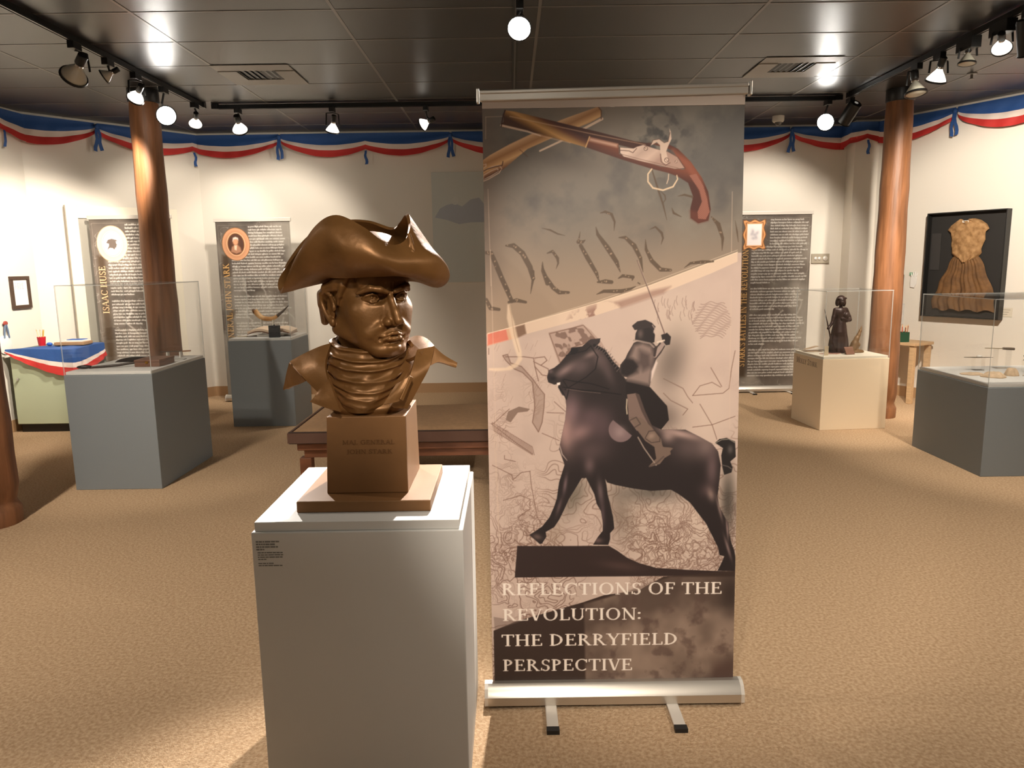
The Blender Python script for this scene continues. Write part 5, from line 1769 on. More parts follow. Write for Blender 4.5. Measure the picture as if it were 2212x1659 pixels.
base = [(-0.1184, 0.0200, 0.6491), (-0.0924, -0.0450, 0.6621), (-0.0697, -0.0850, 0.6611), (-0.0362, -0.1180, 0.6612), (-0.0030, -0.1350, 0.6623), (0.0367, -0.1420, 0.6644), (0.0737, -0.1350, 0.6650), (0.1025, -0.1150, 0.6656), (0.1191, -0.0880, 0.6636), (0.1295, -0.0500, 0.6616), (0.1320, -0.0100, 0.6596), (0.1109, 0.0600, 0.6463), (0.0732, 0.1150, 0.6484), (-0.0222, 0.1500, 0.6505), (-0.0910, 0.1450, 0.6487), (-0.1286, 0.1200, 0.6470), (-0.1346, 0.0800, 0.6466), (-0.1287, 0.0450, 0.6473)]
net = fine([base, q3, q2, q1, rim], 7, 6, closed=True)
obj('hat_brim', MB().grid(net[::-1], closed=True, thick=.010), M_bust, BU, smooth=60)
cx_, cy_, cz_ = [(0.0053, 0.0050, 0.6476)][0]
rows = []
for k in range(13):
    a = k / 12 * PI / 2
    rr = math.cos(a) ** .7
    rows.append([(cx_ + .128 * rr * math.cos(b) + .0, cy_ + .152 * rr * math.sin(b), cz_ + .030 + .112 * math.sin(a)) for b in np.linspace(0, 2 * PI, 48, endpoint=False)])
obj('hat_crown', MB().grid(rows, closed=True), M_bust, BU, smooth=60)
ck = MB().tube(cr([(0.1487, -0.1120, 0.7750), (0.1544, -0.1220, 0.7545), (0.1509, -0.1300, 0.7343), (0.1547, -0.1340, 0.7205), (0.1621, -0.1300, 0.7279), (0.1581, -0.1240, 0.7444), (0.1527, -0.1160, 0.7648)], 5), .006, 8)
ck.ball([(0.1574, -0.1340, 0.7242)][0], (.010, .008, .010), 12, 8)
obj('cockade_cord', ck, M_bust, BU, smooth=60)


# ------------------------------------------------------------------ the large printed roll-up banner
BO, BEX, BEZ, BW, BH = [np.array(q) if isinstance(q, list) else q for q in [[-0.0827, 2.41, 0.058], [1.0, 0.0, 0.0004], [-0.0004, 0.0458, 0.999], 0.847, 1.9672]]
RBT = thing('rollup_banner', 'large printed roll-up banner with crossed pistols and a horseman, right of the bust', 'banner', (BO[0] + BW / 2, 2.405, 0))
A = Art(BW, BH, .0017, (150, 128, 108))
X, Y = A.X, A.Y
n1, n2, n3 = fbm(X, Y, 3.2, 1), fbm(X, Y, 9, 2, 5), fbm(X, Y, 26, 3, 4)


def ramp(v, a, b):
    t = np.clip((v - a) / (b - a), 0, 1)
    return (t * t * (3 - 2 * t))


def lay(col, m):
    A.C += (np.array(col, np.float32) - A.C) * np.clip(m, 0, 1)[..., None]


# upper field: grey stone fading to tan
lay((98, 94, 88), ramp(Y, 1.30, 1.72) * (0.75 + .5 * (n1 - .5)))
lay((82, 80, 78), ramp(Y, 1.55, 1.8) * ramp(X, .35, .8) * .7)
lay((78, 74, 72), np.clip((n2 - .55) * 5, 0, 1) * ramp(Y, 1.45, 1.7) * .6)
lay((128, 120, 108), np.clip((.42 - n2) * 6, 0, 1) * ramp(Y, 1.4, 1.6) * .5)
lay((60, 57, 56), np.clip((n3 - .52) * 7, 0, 1) * np.exp(-(((X - .58) / .09) ** 2 + ((Y - 1.86) / .11) ** 2)) * .9)
lay((108, 92, 80), ramp(X, .10, 0) * ramp(Y, 1.2, 1.5) * .6)
# lower page: pinkish paper with engraved lines
seam = [(0.0039, 1.2426), (0.1299, 1.2771), (0.3646, 1.3380), (0.5497, 1.3953), (0.8332, 1.4982)]
sx, sy = np.array([p[0] for p in seam]), np.array([p[1] for p in seam])
SY = np.interp(X, sx, sy)
page = np.clip((SY - Y) / .002, 0, 1)
lay((188, 166, 154), page * (0.92 + .16 * (n1 - .5)))
lay((170, 148, 138), page * np.clip((n2 - .5) * 3, 0, 1) * .5)
lay((196, 176, 160), page * np.clip((.5 - n1) * 4, 0, 1) * .6)


def sketch(scale, seed, width, col, region, a=.75):
    wx, wy = fbm(X, Y, scale * 1.7, seed + 50, 2) - .5, fbm(X, Y, scale * 1.7, seed + 60, 2) - .5
    f = fbm(X + wx * .5 / scale, Y + wy * .5 / scale, scale, seed, 3)
    gy, gx = np.gradient(f, A.st)
    m = np.zeros_like(f)
    for lv in (.36, .45, .54, .63):
        d = np.abs(f - lv) / (np.hypot(gx, gy) + 1.0)
        m = np.maximum(m, np.clip(1.3 - d / width, 0, 1))
    lay(col, m * region * a)


ink = (112, 84, 72)
low = page * ramp(Y, 1.18, .95)
sketch(11, 11, .0018, ink, page * ramp(Y, 1.15, .9) * np.clip((fbm(X, Y, 4, 77, 2) - .40) * 5, 0, 1), .55)
sketch(15, 12, .0016, ink, page * ramp(Y, .72, .5) * np.clip((fbm(X, Y, 5, 78, 2) - .38) * 6, 0, 1), .8)
sketch(22, 13, .0015, ink, page * np.clip(1.2 - np.abs(X - .13) / .12, 0, 1) * np.clip(1.3 - np.abs(Y - .86) / .22, 0, 1) * np.clip((fbm(X, Y, 6, 79, 2) - .40) * 7, 0, 1), .85)
sketch(34, 15, .0014, ink, page * ramp(Y, .78, .45) * np.clip((fbm(X, Y, 5, 81, 2) - .42) * 6, 0, 1), .75)
sketch(28, 16, .0014, ink, page * np.clip(1.2 - np.abs(X - .10) / .12, 0, 1) * np.clip(1.3 - np.abs(Y - .55) / .22, 0, 1) * np.clip((fbm(X, Y, 6, 83, 2) - .42) * 7, 0, 1), .7)
for pts in ([(0.0066, 1.1736), (0.0070, 1.1939)], [(0.2248, 1.0103), (0.2614, 0.9766)], [(0.7513, 1.1176), (0.7891, 1.0534)], [(0.8317, 1.1735), (0.8207, 1.1125), (0.8138, 1.0469), (0.7936, 1.0307), (0.6914, 1.0240)], [(0.5927, 1.0831), (0.6584, 1.0492), (0.6751, 1.0201), (0.6918, 0.9992)], [(0.5931, 1.0337), (0.6179, 1.0085), (0.6756, 0.9787), (0.6595, 0.9582)], [(0.6914, 1.0240), (0.7155, 1.0566), (0.7562, 1.0683), (0.7851, 1.0514)], [(0.6929, 0.9161), (0.7586, 0.9234), (0.8361, 0.9514)], [(0.7164, 0.9946), (0.7586, 0.9234), (0.7759, 0.8731)], [(0.0187, 0.9387), (0.0729, 0.9877)], [(0.0105, 0.9389), (0.0999, 0.8665), (0.1490, 0.8322)], [(0.1827, 0.9029), (0.2402, 0.8770)], [(0.1999, 0.9734), (0.2573, 0.9705)], [(0.0121, 0.7951), (0.0777, 0.7603), (0.0816, 0.7434), (0.1110, 0.7683), (0.1400, 0.7721)], [(0.1400, 0.7721), (0.1436, 0.7254), (0.1631, 0.6100), (0.1795, 0.5839)], [(0.0540, 0.8282), (0.0538, 0.8156), (0.0908, 0.8066)], [(0.0473, 0.6716), (0.1058, 0.6878), (0.1389, 0.6745), (0.1384, 0.6403), (0.0964, 0.6110)]):
    A.line(pts, .0024, ink, .85)
# soldier's raised arm, hat and tree trunk of the engraving
arm = [(0.0533, 1.1688), (0.0696, 1.1727), (0.0793, 1.1440), (0.1158, 1.1312), (0.1520, 1.0897), (0.1721, 1.0606), (0.1923, 1.0356), (0.1898, 0.9901), (0.1831, 0.9404), (0.1704, 0.9073), (0.1503, 0.9409), (0.1590, 0.9906), (0.1555, 1.0402), (0.1518, 1.0773), (0.1196, 1.1106), (0.0913, 1.1233), (0.0632, 1.1524)]
w, m = A.mask(arm)
A.mix(w, m * .45, (128, 104, 92))
for p in (arm + arm[:1], [(0.0634, 1.1646), (0.1244, 1.1637), (0.1568, 1.1591), (0.1606, 1.1305), (0.1723, 1.0811)], [(0.1609, 1.1591), (0.1935, 1.1627), (0.2015, 1.1503), (0.1810, 1.1343), (0.1567, 1.1469)], [(0.1810, 1.1343), (0.2053, 1.1216), (0.2092, 1.0970), (0.1847, 1.1015), (0.1606, 1.1305)]):
    A.line(p, .0030, ink, .85)
A.poly([(0.2064, 1.2437), (0.2835, 1.2587), (0.3200, 1.2703), (0.3482, 1.2497), (0.3846, 1.2086), (0.4090, 1.1676), (0.4497, 1.1303), (0.3886, 1.1189), (0.3480, 1.1522), (0.3074, 1.1691), (0.2749, 1.1696), (0.2421, 1.1374), (0.2262, 1.1825)], (140, 112, 100), .45)
tree = [(0.2104, 1.2396), (0.3240, 1.2662), (0.3725, 1.2088), (0.3400, 1.2093), (0.2912, 1.1938), (0.2462, 1.1415)]
w, m = A.mask(tree)
tm = np.clip((fbm(X * 1.0 + Y * .4, Y, 60, 91, 2)[w] - .47) * 12, 0, 1)
A.mix(w, m * tm * .75, (104, 80, 70))
A.line(tree + tree[:1], .003, ink, .8)
hat = [(0.0600, 0.9506), (0.0687, 0.9795), (0.1058, 0.9955), (0.1426, 0.9867), (0.1343, 0.9785), (0.1014, 0.9749), (0.0763, 0.9420)]
A.poly(hat, (112, 90, 78), .8)
for k in range(12):
    A.line([(0.0105, 0.9347), (0.0262, 0.8969)][:1] + [([(0.0105, 0.9347), (0.0262, 0.8969)][0][0] + .006, [(0.0105, 0.9347), (0.0262, 0.8969)][0][1] - .02)], .002, ink, .0)
b0, b1 = [(0.0145, 0.9305), (0.1491, 0.8448)]
for k in range(26):
    t = k / 25
    x, y = b0[0] + (b1[0] - b0[0]) * t, b0[1] + (b1[1] - b0[1]) * t
    A.line([(x, y + .010), (x + .006, y - .016)], .0022, ink, .8)
A.line([(b0[0], b0[1] + .012), (b1[0], b1[1] + .012)], .002, ink, .8)
A.line([(b0[0] + .004, b0[1] - .016), (b1[0], b1[1] - .016)], .002, ink, .8)
# ripples and rain strokes at the right
for k in range(16):
    y0 = 470 + k * 18
    pts = []
    for q in range(25):
        xx = 1740 + q * 13
        if abs(xx - 1900) > 175 - abs(k - 7) * 10:
            continue
        pts.append((xx, y0 - 34 * math.sin((xx - 1740) / 320 * PI) + 8 * math.sin(xx / 16 + k)))
    if len(pts) > 2:
        s0 = [(0.6875, 1.3212), (0.8190, 1.1981)]
        kx, ky = (s0[1][0] - s0[0][0]) / 320, (s0[1][1] - s0[0][1]) / 300
        A.line([(s0[0][0] + (p[0] - 1740) * kx, s0[0][1] + (p[1] - 470) * ky) for p in pts], .0022, (124, 98, 90), .65)
rng = random.Random(5)
r0, r1 = [(0.5701, 1.3590), (0.6878, 1.2930)]
for k in range(26):
    t = rng.random()
    x, y = r0[0] + (r1[0] - r0[0]) * t + rng.uniform(-.01, .01), r0[1] + (r1[1] - r0[1]) * rng.random()
    A.line([(x, y), (x - .003, y - .016), (x + .002, y - .03)], .002, (124, 98, 90), .6)
for k in range(40):
    x, y = rng.uniform(.02, .42), rng.uniform(1.02, 1.22)
    A.line([(x, y), (x - .009, y - .020)], .0018, (150, 122, 110), .5)
# torn strip along the seam
strip = [(0.0039, 1.2447), (0.0771, 1.2618), (0.3646, 1.3380), (0.5417, 1.3934), (0.8332, 1.5002), (0.8338, 1.4686), (0.7502, 1.4321), (0.5500, 1.3553), (0.3645, 1.2978), (0.1294, 1.2388), (0.0765, 1.2213), (0.0031, 1.2021)]
A.poly(strip, (205, 180, 158), .92)
w, m = A.mask(strip)
st_ = np.clip((fbm(X, Y, 34, 21, 4)[w] - .50) * 9, 0, 1) * np.clip((fbm(X, Y, 5, 22, 2)[w] - .42) * 6, 0, 1)
A.mix(w, m * st_ * .95, (138, 104, 92))
A.poly([(0.4291, 1.3411), (0.5579, 1.3792), (0.6141, 1.3903), (0.5902, 1.3667), (0.5420, 1.3514), (0.4493, 1.3207)], (142, 110, 98), .75, .006)
A.poly([(0.0039, 1.2426), (0.0669, 1.2571), (0.0744, 1.2213), (0.0031, 1.2029)], (196, 108, 88), .95, .003)
A.poly([(0.0669, 1.2579), (0.0900, 1.2616), (0.0988, 1.2258), (0.0744, 1.2205)], (196, 150, 118), .8)
A.poly([(0.0900, 1.2616), (0.1278, 1.2723), (0.1335, 1.2407), (0.0988, 1.2250)], (112, 84, 66), .9, .003)
A.line([(0.0039, 1.2426), (0.0771, 1.2610), (0.3646, 1.3380), (0.5417, 1.3934), (0.8332, 1.4990)], .0022, (222, 200, 176), .9)
A.line([(0.1299, 1.2771), (0.3646, 1.3440), (0.5416, 1.4014), (0.8330, 1.5061)], .0016, (214, 192, 170), .7)
# engrossed script words, slanting up to the right
dk = (84, 68, 54)
rngl = random.Random(11)
for pts in (
    [(-0.0003, 1.5098, 0.0090), (0.0203, 1.5074, 0.0146), (0.0363, 1.4704, 0.0163), (0.0562, 1.4208, 0.0163), (0.0743, 1.3834, 0.0138)], [(0.0399, 1.4584, 0.0142), (0.0631, 1.4024, 0.0142), (0.0865, 1.3501, 0.0134)], [(0.0763, 1.3463, 0.0079), (0.1026, 1.3519, 0.0134), (0.1328, 1.3454, 0.0087)], [(0.0019, 1.3554, 0.0118), (0.0155, 1.3271, 0.0134), (0.0437, 1.3227, 0.0102)],
    [(0.0704, 1.5312, 0.0057), (0.0952, 1.5308, 0.0163), (0.1238, 1.5059, 0.0179), (0.1481, 1.4606, 0.0179), (0.1580, 1.4234, 0.0138)], [(0.1561, 1.4448, 0.0142), (0.1578, 1.4209, 0.0094), (0.1492, 1.3732, 0.0016)],
    [(0.1897, 1.4763, 0.0024), (0.1903, 1.4476, 0.0106), (0.2057, 1.4063, 0.0146)], [(0.1884, 1.4642, 0.0031), (0.2001, 1.4283, 0.0118), (0.2239, 1.3921, 0.0142), (0.2439, 1.3758, 0.0134), (0.2753, 1.3753, 0.0087)], [(0.2057, 1.5047, 0.0033), (0.2232, 1.5106, 0.0090), (0.2396, 1.4879, 0.0098), (0.2415, 1.4715, 0.0057), (0.2343, 1.4531, 0.0012)],
    [(0.1888, 1.5863, 0.0012), (0.2155, 1.5799, 0.0057), (0.2402, 1.5673, 0.0049), (0.2649, 1.5609, 0.0012)],
    [(0.3145, 1.5723, 0.0016), (0.3103, 1.5480, 0.0057), (0.3082, 1.5399, 0.0122), (0.3226, 1.5397, 0.0098), (0.3309, 1.5457, 0.0024)], [(0.3164, 1.5276, 0.0122), (0.3390, 1.4864, 0.0146), (0.3679, 1.4368, 0.0122), (0.3762, 1.4120, 0.0041)], [(0.3720, 1.4079, 0.0057), (0.3970, 1.4096, 0.0146), (0.4178, 1.4073, 0.0122)],
    [(0.3661, 1.5878, 0.0016), (0.3722, 1.5634, 0.0106), (0.4053, 1.5181, 0.0171), (0.4343, 1.4727, 0.0146), (0.4468, 1.4397, 0.0024)], [(0.3806, 1.6321, 0.0024), (0.3970, 1.6358, 0.0081), (0.4176, 1.6275, 0.0090), (0.4279, 1.6031, 0.0065), (0.4259, 1.5748, 0.0012)],
    [(0.4424, 1.5522, 0.0033), (0.4631, 1.5519, 0.0106), (0.4921, 1.5250, 0.0155), (0.5130, 1.4839, 0.0122), (0.5216, 1.4386, 0.0016)], [(0.4406, 1.4193, 0.0033), (0.4551, 1.4273, 0.0106), (0.4884, 1.4227, 0.0114), (0.4864, 1.4124, 0.0033)], [(0.3687, 1.3680, 0.0024), (0.3928, 1.3776, 0.0110), (0.4492, 1.3768, 0.0134), (0.4814, 1.3843, 0.0079), (0.4974, 1.3920, 0.0024)], [(0.5054, 1.4039, 0.0039), (0.5115, 1.3998, 0.0039)],
    [(0.5292, 1.5448, 0.0016), (0.5315, 1.5122, 0.0098), (0.5504, 1.4751, 0.0138), (0.5796, 1.4460, 0.0138), (0.6129, 1.4435, 0.0090)], [(0.5435, 1.5771, 0.0016), (0.5620, 1.5849, 0.0057), (0.5828, 1.5643, 0.0081), (0.5870, 1.5480, 0.0057), (0.5810, 1.5278, 0.0012)],
    [(0.5483, 1.7699, 0.0041), (0.5693, 1.7057, 0.0065), (0.5861, 1.6573, 0.0057), (0.5989, 1.6067, 0.0016)], [(0.5775, 1.6996, 0.0016), (0.5920, 1.6853, 0.0041), (0.5942, 1.6732, 0.0033), (0.5840, 1.6573, 0.0012)], [(0.6351, 1.6827, 0.0016), (0.6556, 1.6864, 0.0065), (0.6803, 1.6800, 0.0065), (0.6845, 1.6719, 0.0016)], [(0.6150, 1.6448, 0.0016), (0.6213, 1.6285, 0.0073), (0.6462, 1.6161, 0.0024)],
    [(0.7450, 1.6146, 0.0033), (0.7681, 1.5900, 0.0146), (0.7833, 1.5452, 0.0098), (0.7820, 1.5044, 0.0016)], [(0.6584, 1.4510, 0.0016), (0.6790, 1.4651, 0.0081), (0.7163, 1.4686, 0.0114), (0.7536, 1.4701, 0.0057)], [(0.8235, 1.6014, 0.0012), (0.8304, 1.5648, 0.0049), (0.8352, 1.5322, 0.0016)]):
    A.line(pts, .01, dk, .92)
    # worn flecks inside the strokes
    for p, q in zip(pts, pts[1:]):
        for _ in range(2):
            t = rngl.random()
            x, y = p[0] + (q[0] - p[0]) * t, p[1] + (q[1] - p[1]) * t
            wd = (p[2] + q[2]) / 2
            if wd > .008:
                A.blob(x + rngl.uniform(-.25, .25) * wd, y + rngl.uniform(-.25, .25) * wd, wd * .28, wd * .20, (150, 126, 104), .8, rngl.uniform(0, 3), .3)
A.poly([(0.0722, 1.3383), (0.0790, 1.3382), (0.0839, 1.3100), (0.0935, 1.2817), (0.1030, 1.2371), (0.1165, 1.1842), (0.1182, 1.1556), (0.1036, 1.1313), (0.0790, 1.1194), (0.0300, 1.1161), (0.0057, 1.1205), (0.0066, 1.1267), (0.0628, 1.1279), (0.0956, 1.1437), (0.1040, 1.1599), (0.0923, 1.1967), (0.0788, 1.2456), (0.0695, 1.2942)], (214, 190, 164), .75, .003)
A.line([(0.0774, 1.3342), (0.0856, 1.2939), (0.0929, 1.2373), (0.1083, 1.1802)], .0022, (160, 130, 108), .7)

# pistols
def grad_poly(pts, axis_a, axis_b, cols, a=1.0):
    """polygon filled by colours changing across it from axis_a to axis_b"""
    w, m = A.mask(pts)
    ax, ay = axis_a
    ex_, ey_ = axis_b[0] - ax, axis_b[1] - ay
    t = np.clip(((X[w] - ax) * ex_ + (Y[w] - ay) * ey_) / (ex_ ** 2 + ey_ ** 2), 0, 1)
    xs = np.linspace(0, 1, len(cols))
    c = np.stack([np.interp(t, xs, [q[k] for q in cols]) for k in range(3)], -1)
    if A.clip is None:
        A.C[w] += (c - A.C[w]) * (m * a)[..., None]


A.blob(*[(0.2502, 1.8060)][0], .16, .05, (70, 62, 56), .45, -.2)
A.blob(*[(0.0870, 1.8084)][0], .15, .06, (74, 66, 58), .4, .5)
ga, gb = [(0.1943, 1.9330), (0.2261, 1.8538)]
grad_poly([(-0.0070, 1.8018), (0.0219, 1.8212), (0.0877, 1.8558), (0.2511, 1.9283), (0.3748, 1.9688), (0.3829, 1.9577), (0.3849, 1.9381), (0.3484, 1.9190), (0.2181, 1.8698), (0.1445, 1.8392), (0.0661, 1.7769), (0.0289, 1.7575), (-0.0041, 1.7420)], *[(0.1697, 1.9098), (0.2015, 1.8384)], [(74, 44, 34), (196, 156, 118), (150, 106, 66), (196, 152, 104), (104, 66, 42)])
A.line([(0.1851, 1.8327, 0.0057), (0.2506, 1.8614, 0.0065), (0.3870, 1.9302, 0.0081)], .004, (206, 178, 154), .95)
A.line([(0.3748, 1.9676, 0.0033), (0.3841, 1.9557, 0.0033), (0.3841, 1.9303, 0.0033)], .003, (90, 60, 42), .9)
A.line([(0.1200, 1.8376), (0.1442, 1.8155)], .002, (92, 60, 40), .8)
for pts in ([(-0.0052, 1.7898), (0.0092, 1.7936), (0.0090, 1.7857), (-0.0034, 1.7779)], [(-0.0035, 1.7699), (0.0294, 1.7854), (0.0520, 1.7890), (0.0600, 1.7789), (0.0516, 1.7651), (0.0164, 1.7457), (-0.0042, 1.7380)], [(0.0003, 1.7579), (0.0251, 1.7715), (0.0457, 1.7792), (0.0496, 1.7711), (0.0248, 1.7556), (0.0001, 1.7459)]):
    A.line(pts + pts[:1], .0032, (190, 160, 138), .9)
A.line([(-0.0056, 1.7680), (0.0130, 1.7776), (0.0417, 1.7852), (0.0622, 1.7889), (0.0644, 1.8007)], .003, (70, 44, 34), .9)
A.line([(-0.0020, 1.7460), (0.0290, 1.7615), (0.0579, 1.7770)], .0025, (78, 50, 38), .9)
grad_poly([(0.0739, 1.9614), (0.1054, 1.9570), (0.2510, 1.9204), (0.3768, 1.8891), (0.4948, 1.8579), (0.5437, 1.8512), (0.5417, 1.8335), (0.4949, 1.8342), (0.4459, 1.8467), (0.3483, 1.8718), (0.3319, 1.8424), (0.2831, 1.8570), (0.1857, 1.8860), (0.0609, 1.9094), (0.0594, 1.9185), (0.0684, 1.9250), (0.0687, 1.9427)], *[(0.2348, 1.9246), (0.2059, 1.8699)], [(66, 34, 26), (96, 56, 38), (150, 108, 62), (190, 142, 84), (130, 90, 48), (74, 46, 30)])
A.line([(0.0890, 1.9424, 0.0033), (0.2509, 1.9067, 0.0033), (0.3727, 1.8793, 0.0033), (0.5274, 1.8475, 0.0024)], .003, (206, 172, 138), .55)
A.line([(0.0610, 1.9145, 0.0073), (0.1452, 1.8944, 0.0057), (0.1877, 1.8800, 0.0033)], .004, (212, 186, 164), .9)
A.line([(0.1877, 1.8800, 0.0024), (0.2831, 1.8562, 0.0024)], .002, (196, 160, 130), .7)
A.line([(0.0739, 1.9614, 0.0041), (0.0667, 1.9427, 0.0041), (0.0609, 1.9114, 0.0033)], .003, (60, 32, 26), .9)
wood = [(0.3462, 1.8750), (0.4398, 1.8508), (0.4419, 1.8191), (0.5769, 1.7774), (0.6546, 1.7663), (0.6172, 1.8284), (0.5355, 1.8533), (0.6007, 1.8484), (0.6335, 1.8322), (0.6747, 1.7919), (0.7123, 1.7396), (0.7334, 1.6953), (0.7425, 1.6389), (0.7349, 1.6026), (0.7021, 1.5942), (0.6771, 1.6116), (0.6758, 1.6439), (0.6844, 1.6799), (0.6674, 1.7243), (0.6344, 1.7447), (0.6016, 1.7572), (0.5442, 1.7719), (0.4460, 1.8032), (0.3339, 1.8424)]
grad_poly(wood, *[(0.5354, 1.8652), (0.5074, 1.7784)], [(82, 42, 30), (120, 66, 46), (112, 60, 42), (70, 36, 28)])
A.line([(0.6172, 1.8284, 0.0098), (0.6667, 1.7801, 0.0179), (0.7043, 1.7237, 0.0203), (0.7256, 1.6713, 0.0163), (0.7222, 1.6230, 0.0163)], .01, (138, 78, 58), .55, .006)
A.poly([(0.6747, 1.6358), (0.6974, 1.6315), (0.7384, 1.6389), (0.7349, 1.6026), (0.7021, 1.5942), (0.6771, 1.6116)], (96, 50, 38), .7, .006)
w, m = A.mask([(0.6712, 1.7482), (0.6937, 1.7526), (0.7167, 1.7156), (0.7296, 1.6753), (0.7394, 1.6309), (0.7266, 1.6068), (0.7018, 1.6092), (0.6995, 1.6314), (0.7134, 1.6635), (0.7046, 1.6997)])
ck_ = ((np.sin((X[w] + Y[w]) * 900) + np.sin((X[w] - Y[w]) * 900)) > 0).astype(np.float32)
A.mix(w, m * .85, (150, 98, 82))
A.mix(w, m * ck_ * .5, (112, 66, 54))
A.poly([(0.3475, 1.8718), (0.4378, 1.8508), (0.4358, 1.8398), (0.3442, 1.8620)], (206, 166, 144), .85, .004)
A.line([(0.3462, 1.8750), (0.3339, 1.8424)], .004, (222, 178, 118), .8)
plate = [(0.4419, 1.8409), (0.4867, 1.8363), (0.4989, 1.8420), (0.5193, 1.8476), (0.5642, 1.8332), (0.6009, 1.8247), (0.6337, 1.8064), (0.6587, 1.7703), (0.6260, 1.7680), (0.5686, 1.7815), (0.5073, 1.7963), (0.4542, 1.8110), (0.4427, 1.8230)]
A.poly(plate, (72, 44, 36))
grad_poly([(x * .97 + .03 * [(0.5480, 1.8096)][0][0], y * .97 + .03 * [(0.5480, 1.8096)][0][1]) for x, y in plate], *[(0.4948, 1.8421), (0.5442, 1.7779)], [(214, 188, 172), (180, 152, 138), (198, 170, 154), (160, 130, 116)])
A.line([(0.4460, 1.8309), (0.4745, 1.8285), (0.4868, 1.8224), (0.4989, 1.8361)], .0025, (92, 62, 52), .8)
A.line([(0.4480, 1.8190), (0.5073, 1.8023), (0.5686, 1.7875), (0.6341, 1.7718)], .002, (106, 76, 64), .7)
A.poly([(0.5437, 1.8433), (0.5517, 1.8610), (0.5721, 1.8646), (0.5884, 1.8526), (0.6006, 1.8563), (0.6065, 1.8799), (0.6043, 1.8977), (0.6093, 1.8878), (0.6119, 1.8641), (0.6008, 1.8405), (0.5948, 1.8248), (0.6011, 1.8009), (0.5993, 1.7851), (0.5849, 1.7884), (0.5765, 1.8171), (0.5743, 1.8449), (0.5640, 1.8549), (0.5539, 1.8491)], (198, 172, 154))
A.line([(0.5437, 1.8433), (0.5517, 1.8610), (0.5721, 1.8646), (0.5884, 1.8526), (0.6006, 1.8563), (0.6065, 1.8839)], .0022, (84, 58, 48), .8)
A.line([(0.5765, 1.8171), (0.5788, 1.7933), (0.5932, 1.7812), (0.6074, 1.7889)], .003, (96, 66, 56), .8)
for c, r in (([(0.5287, 1.8349)][0], .0075), ([(0.5963, 1.7978)][0], .0085), ([(0.6278, 1.7926)][0], .005)):
    A.blob(*c, r, r, (84, 56, 46), 1, 0, .6)
    A.blob(*c, r * .75, r * .75, (208, 182, 164), 1, 0, .6)
    A.line([(c[0] - r * .4, c[1] + r * .3), (c[0] + r * .4, c[1] - r * .3)], .0015, (96, 66, 56))
A.line([(0.5483, 1.7699, 0.0049), (0.5361, 1.7541, 0.0049), (0.5363, 1.7302, 0.0049), (0.5528, 1.7099, 0.0053), (0.5857, 1.7022, 0.0053), (0.6184, 1.7130, 0.0053), (0.6329, 1.7368, 0.0041), (0.6303, 1.7488, 0.0033)], .0035, (206, 180, 150), .95)
A.line([(0.6036, 1.7531), (0.6026, 1.7372), (0.5978, 1.7233)], .003, (200, 174, 150), .9)

# horse and rider
A.blob(*[(0.6167, 1.1359)][0], .07, .13, (104, 92, 84), .8, -.25)
A.blob(*[(0.5939, 0.9509)][0], .08, .07, (88, 76, 70), .7)
A.blob(*[(0.2886, 0.6850)][0], .05, .10, (92, 84, 72), .75, -.4)
A.blob(*[(0.4509, 0.6184)][0], .06, .13, (108, 94, 82), .6, .1)
A.blob(*[(0.5546, 0.6937)][0], .16, .05, (70, 66, 60), .7)
A.blob(*[(0.8171, 0.6556)][0], .035, .16, (62, 56, 50), .85)
A.blob(*[(0.2210, 0.5532)][0], .04, .06, (150, 130, 112), .5)
dark, mid, lite = (40, 33, 33), (84, 68, 68), (128, 106, 102)
body = [(0.3806, 1.2217), (0.3786, 1.2087), (0.3684, 1.1967), (0.3927, 1.1801), (0.4212, 1.1429), (0.4457, 1.1099), (0.4703, 1.0767), (0.5236, 1.0265), (0.5611, 0.9430), (0.5819, 0.9094), (0.6189, 0.9097), (0.6683, 0.9081), (0.7180, 0.8823), (0.7596, 0.8586), (0.7807, 0.8311), (0.7906, 0.7846), (0.7874, 0.7339), (0.7831, 0.6936), (0.7209, 0.6839), (0.6545, 0.6807), (0.6210, 0.7003), (0.5546, 0.6971), (0.4922, 0.7065), (0.4299, 0.7202), (0.4029, 0.7291), (0.3884, 0.7569), (0.3262, 0.7451), (0.3055, 0.7454), (0.2602, 0.7863), (0.2399, 0.8476), (0.2464, 0.8810), (0.2612, 0.9476), (0.2656, 0.9931), (0.2617, 1.0283), (0.2515, 1.0326), (0.2374, 1.0596), (0.2416, 1.0719), (0.2252, 1.0680), (0.2049, 1.0765), (0.2010, 1.0930), (0.2073, 1.1175), (0.2257, 1.1254), (0.2462, 1.1415), (0.2667, 1.1656), (0.2810, 1.1817), (0.2831, 1.1919), (0.3197, 1.1954), (0.3421, 1.2153)]
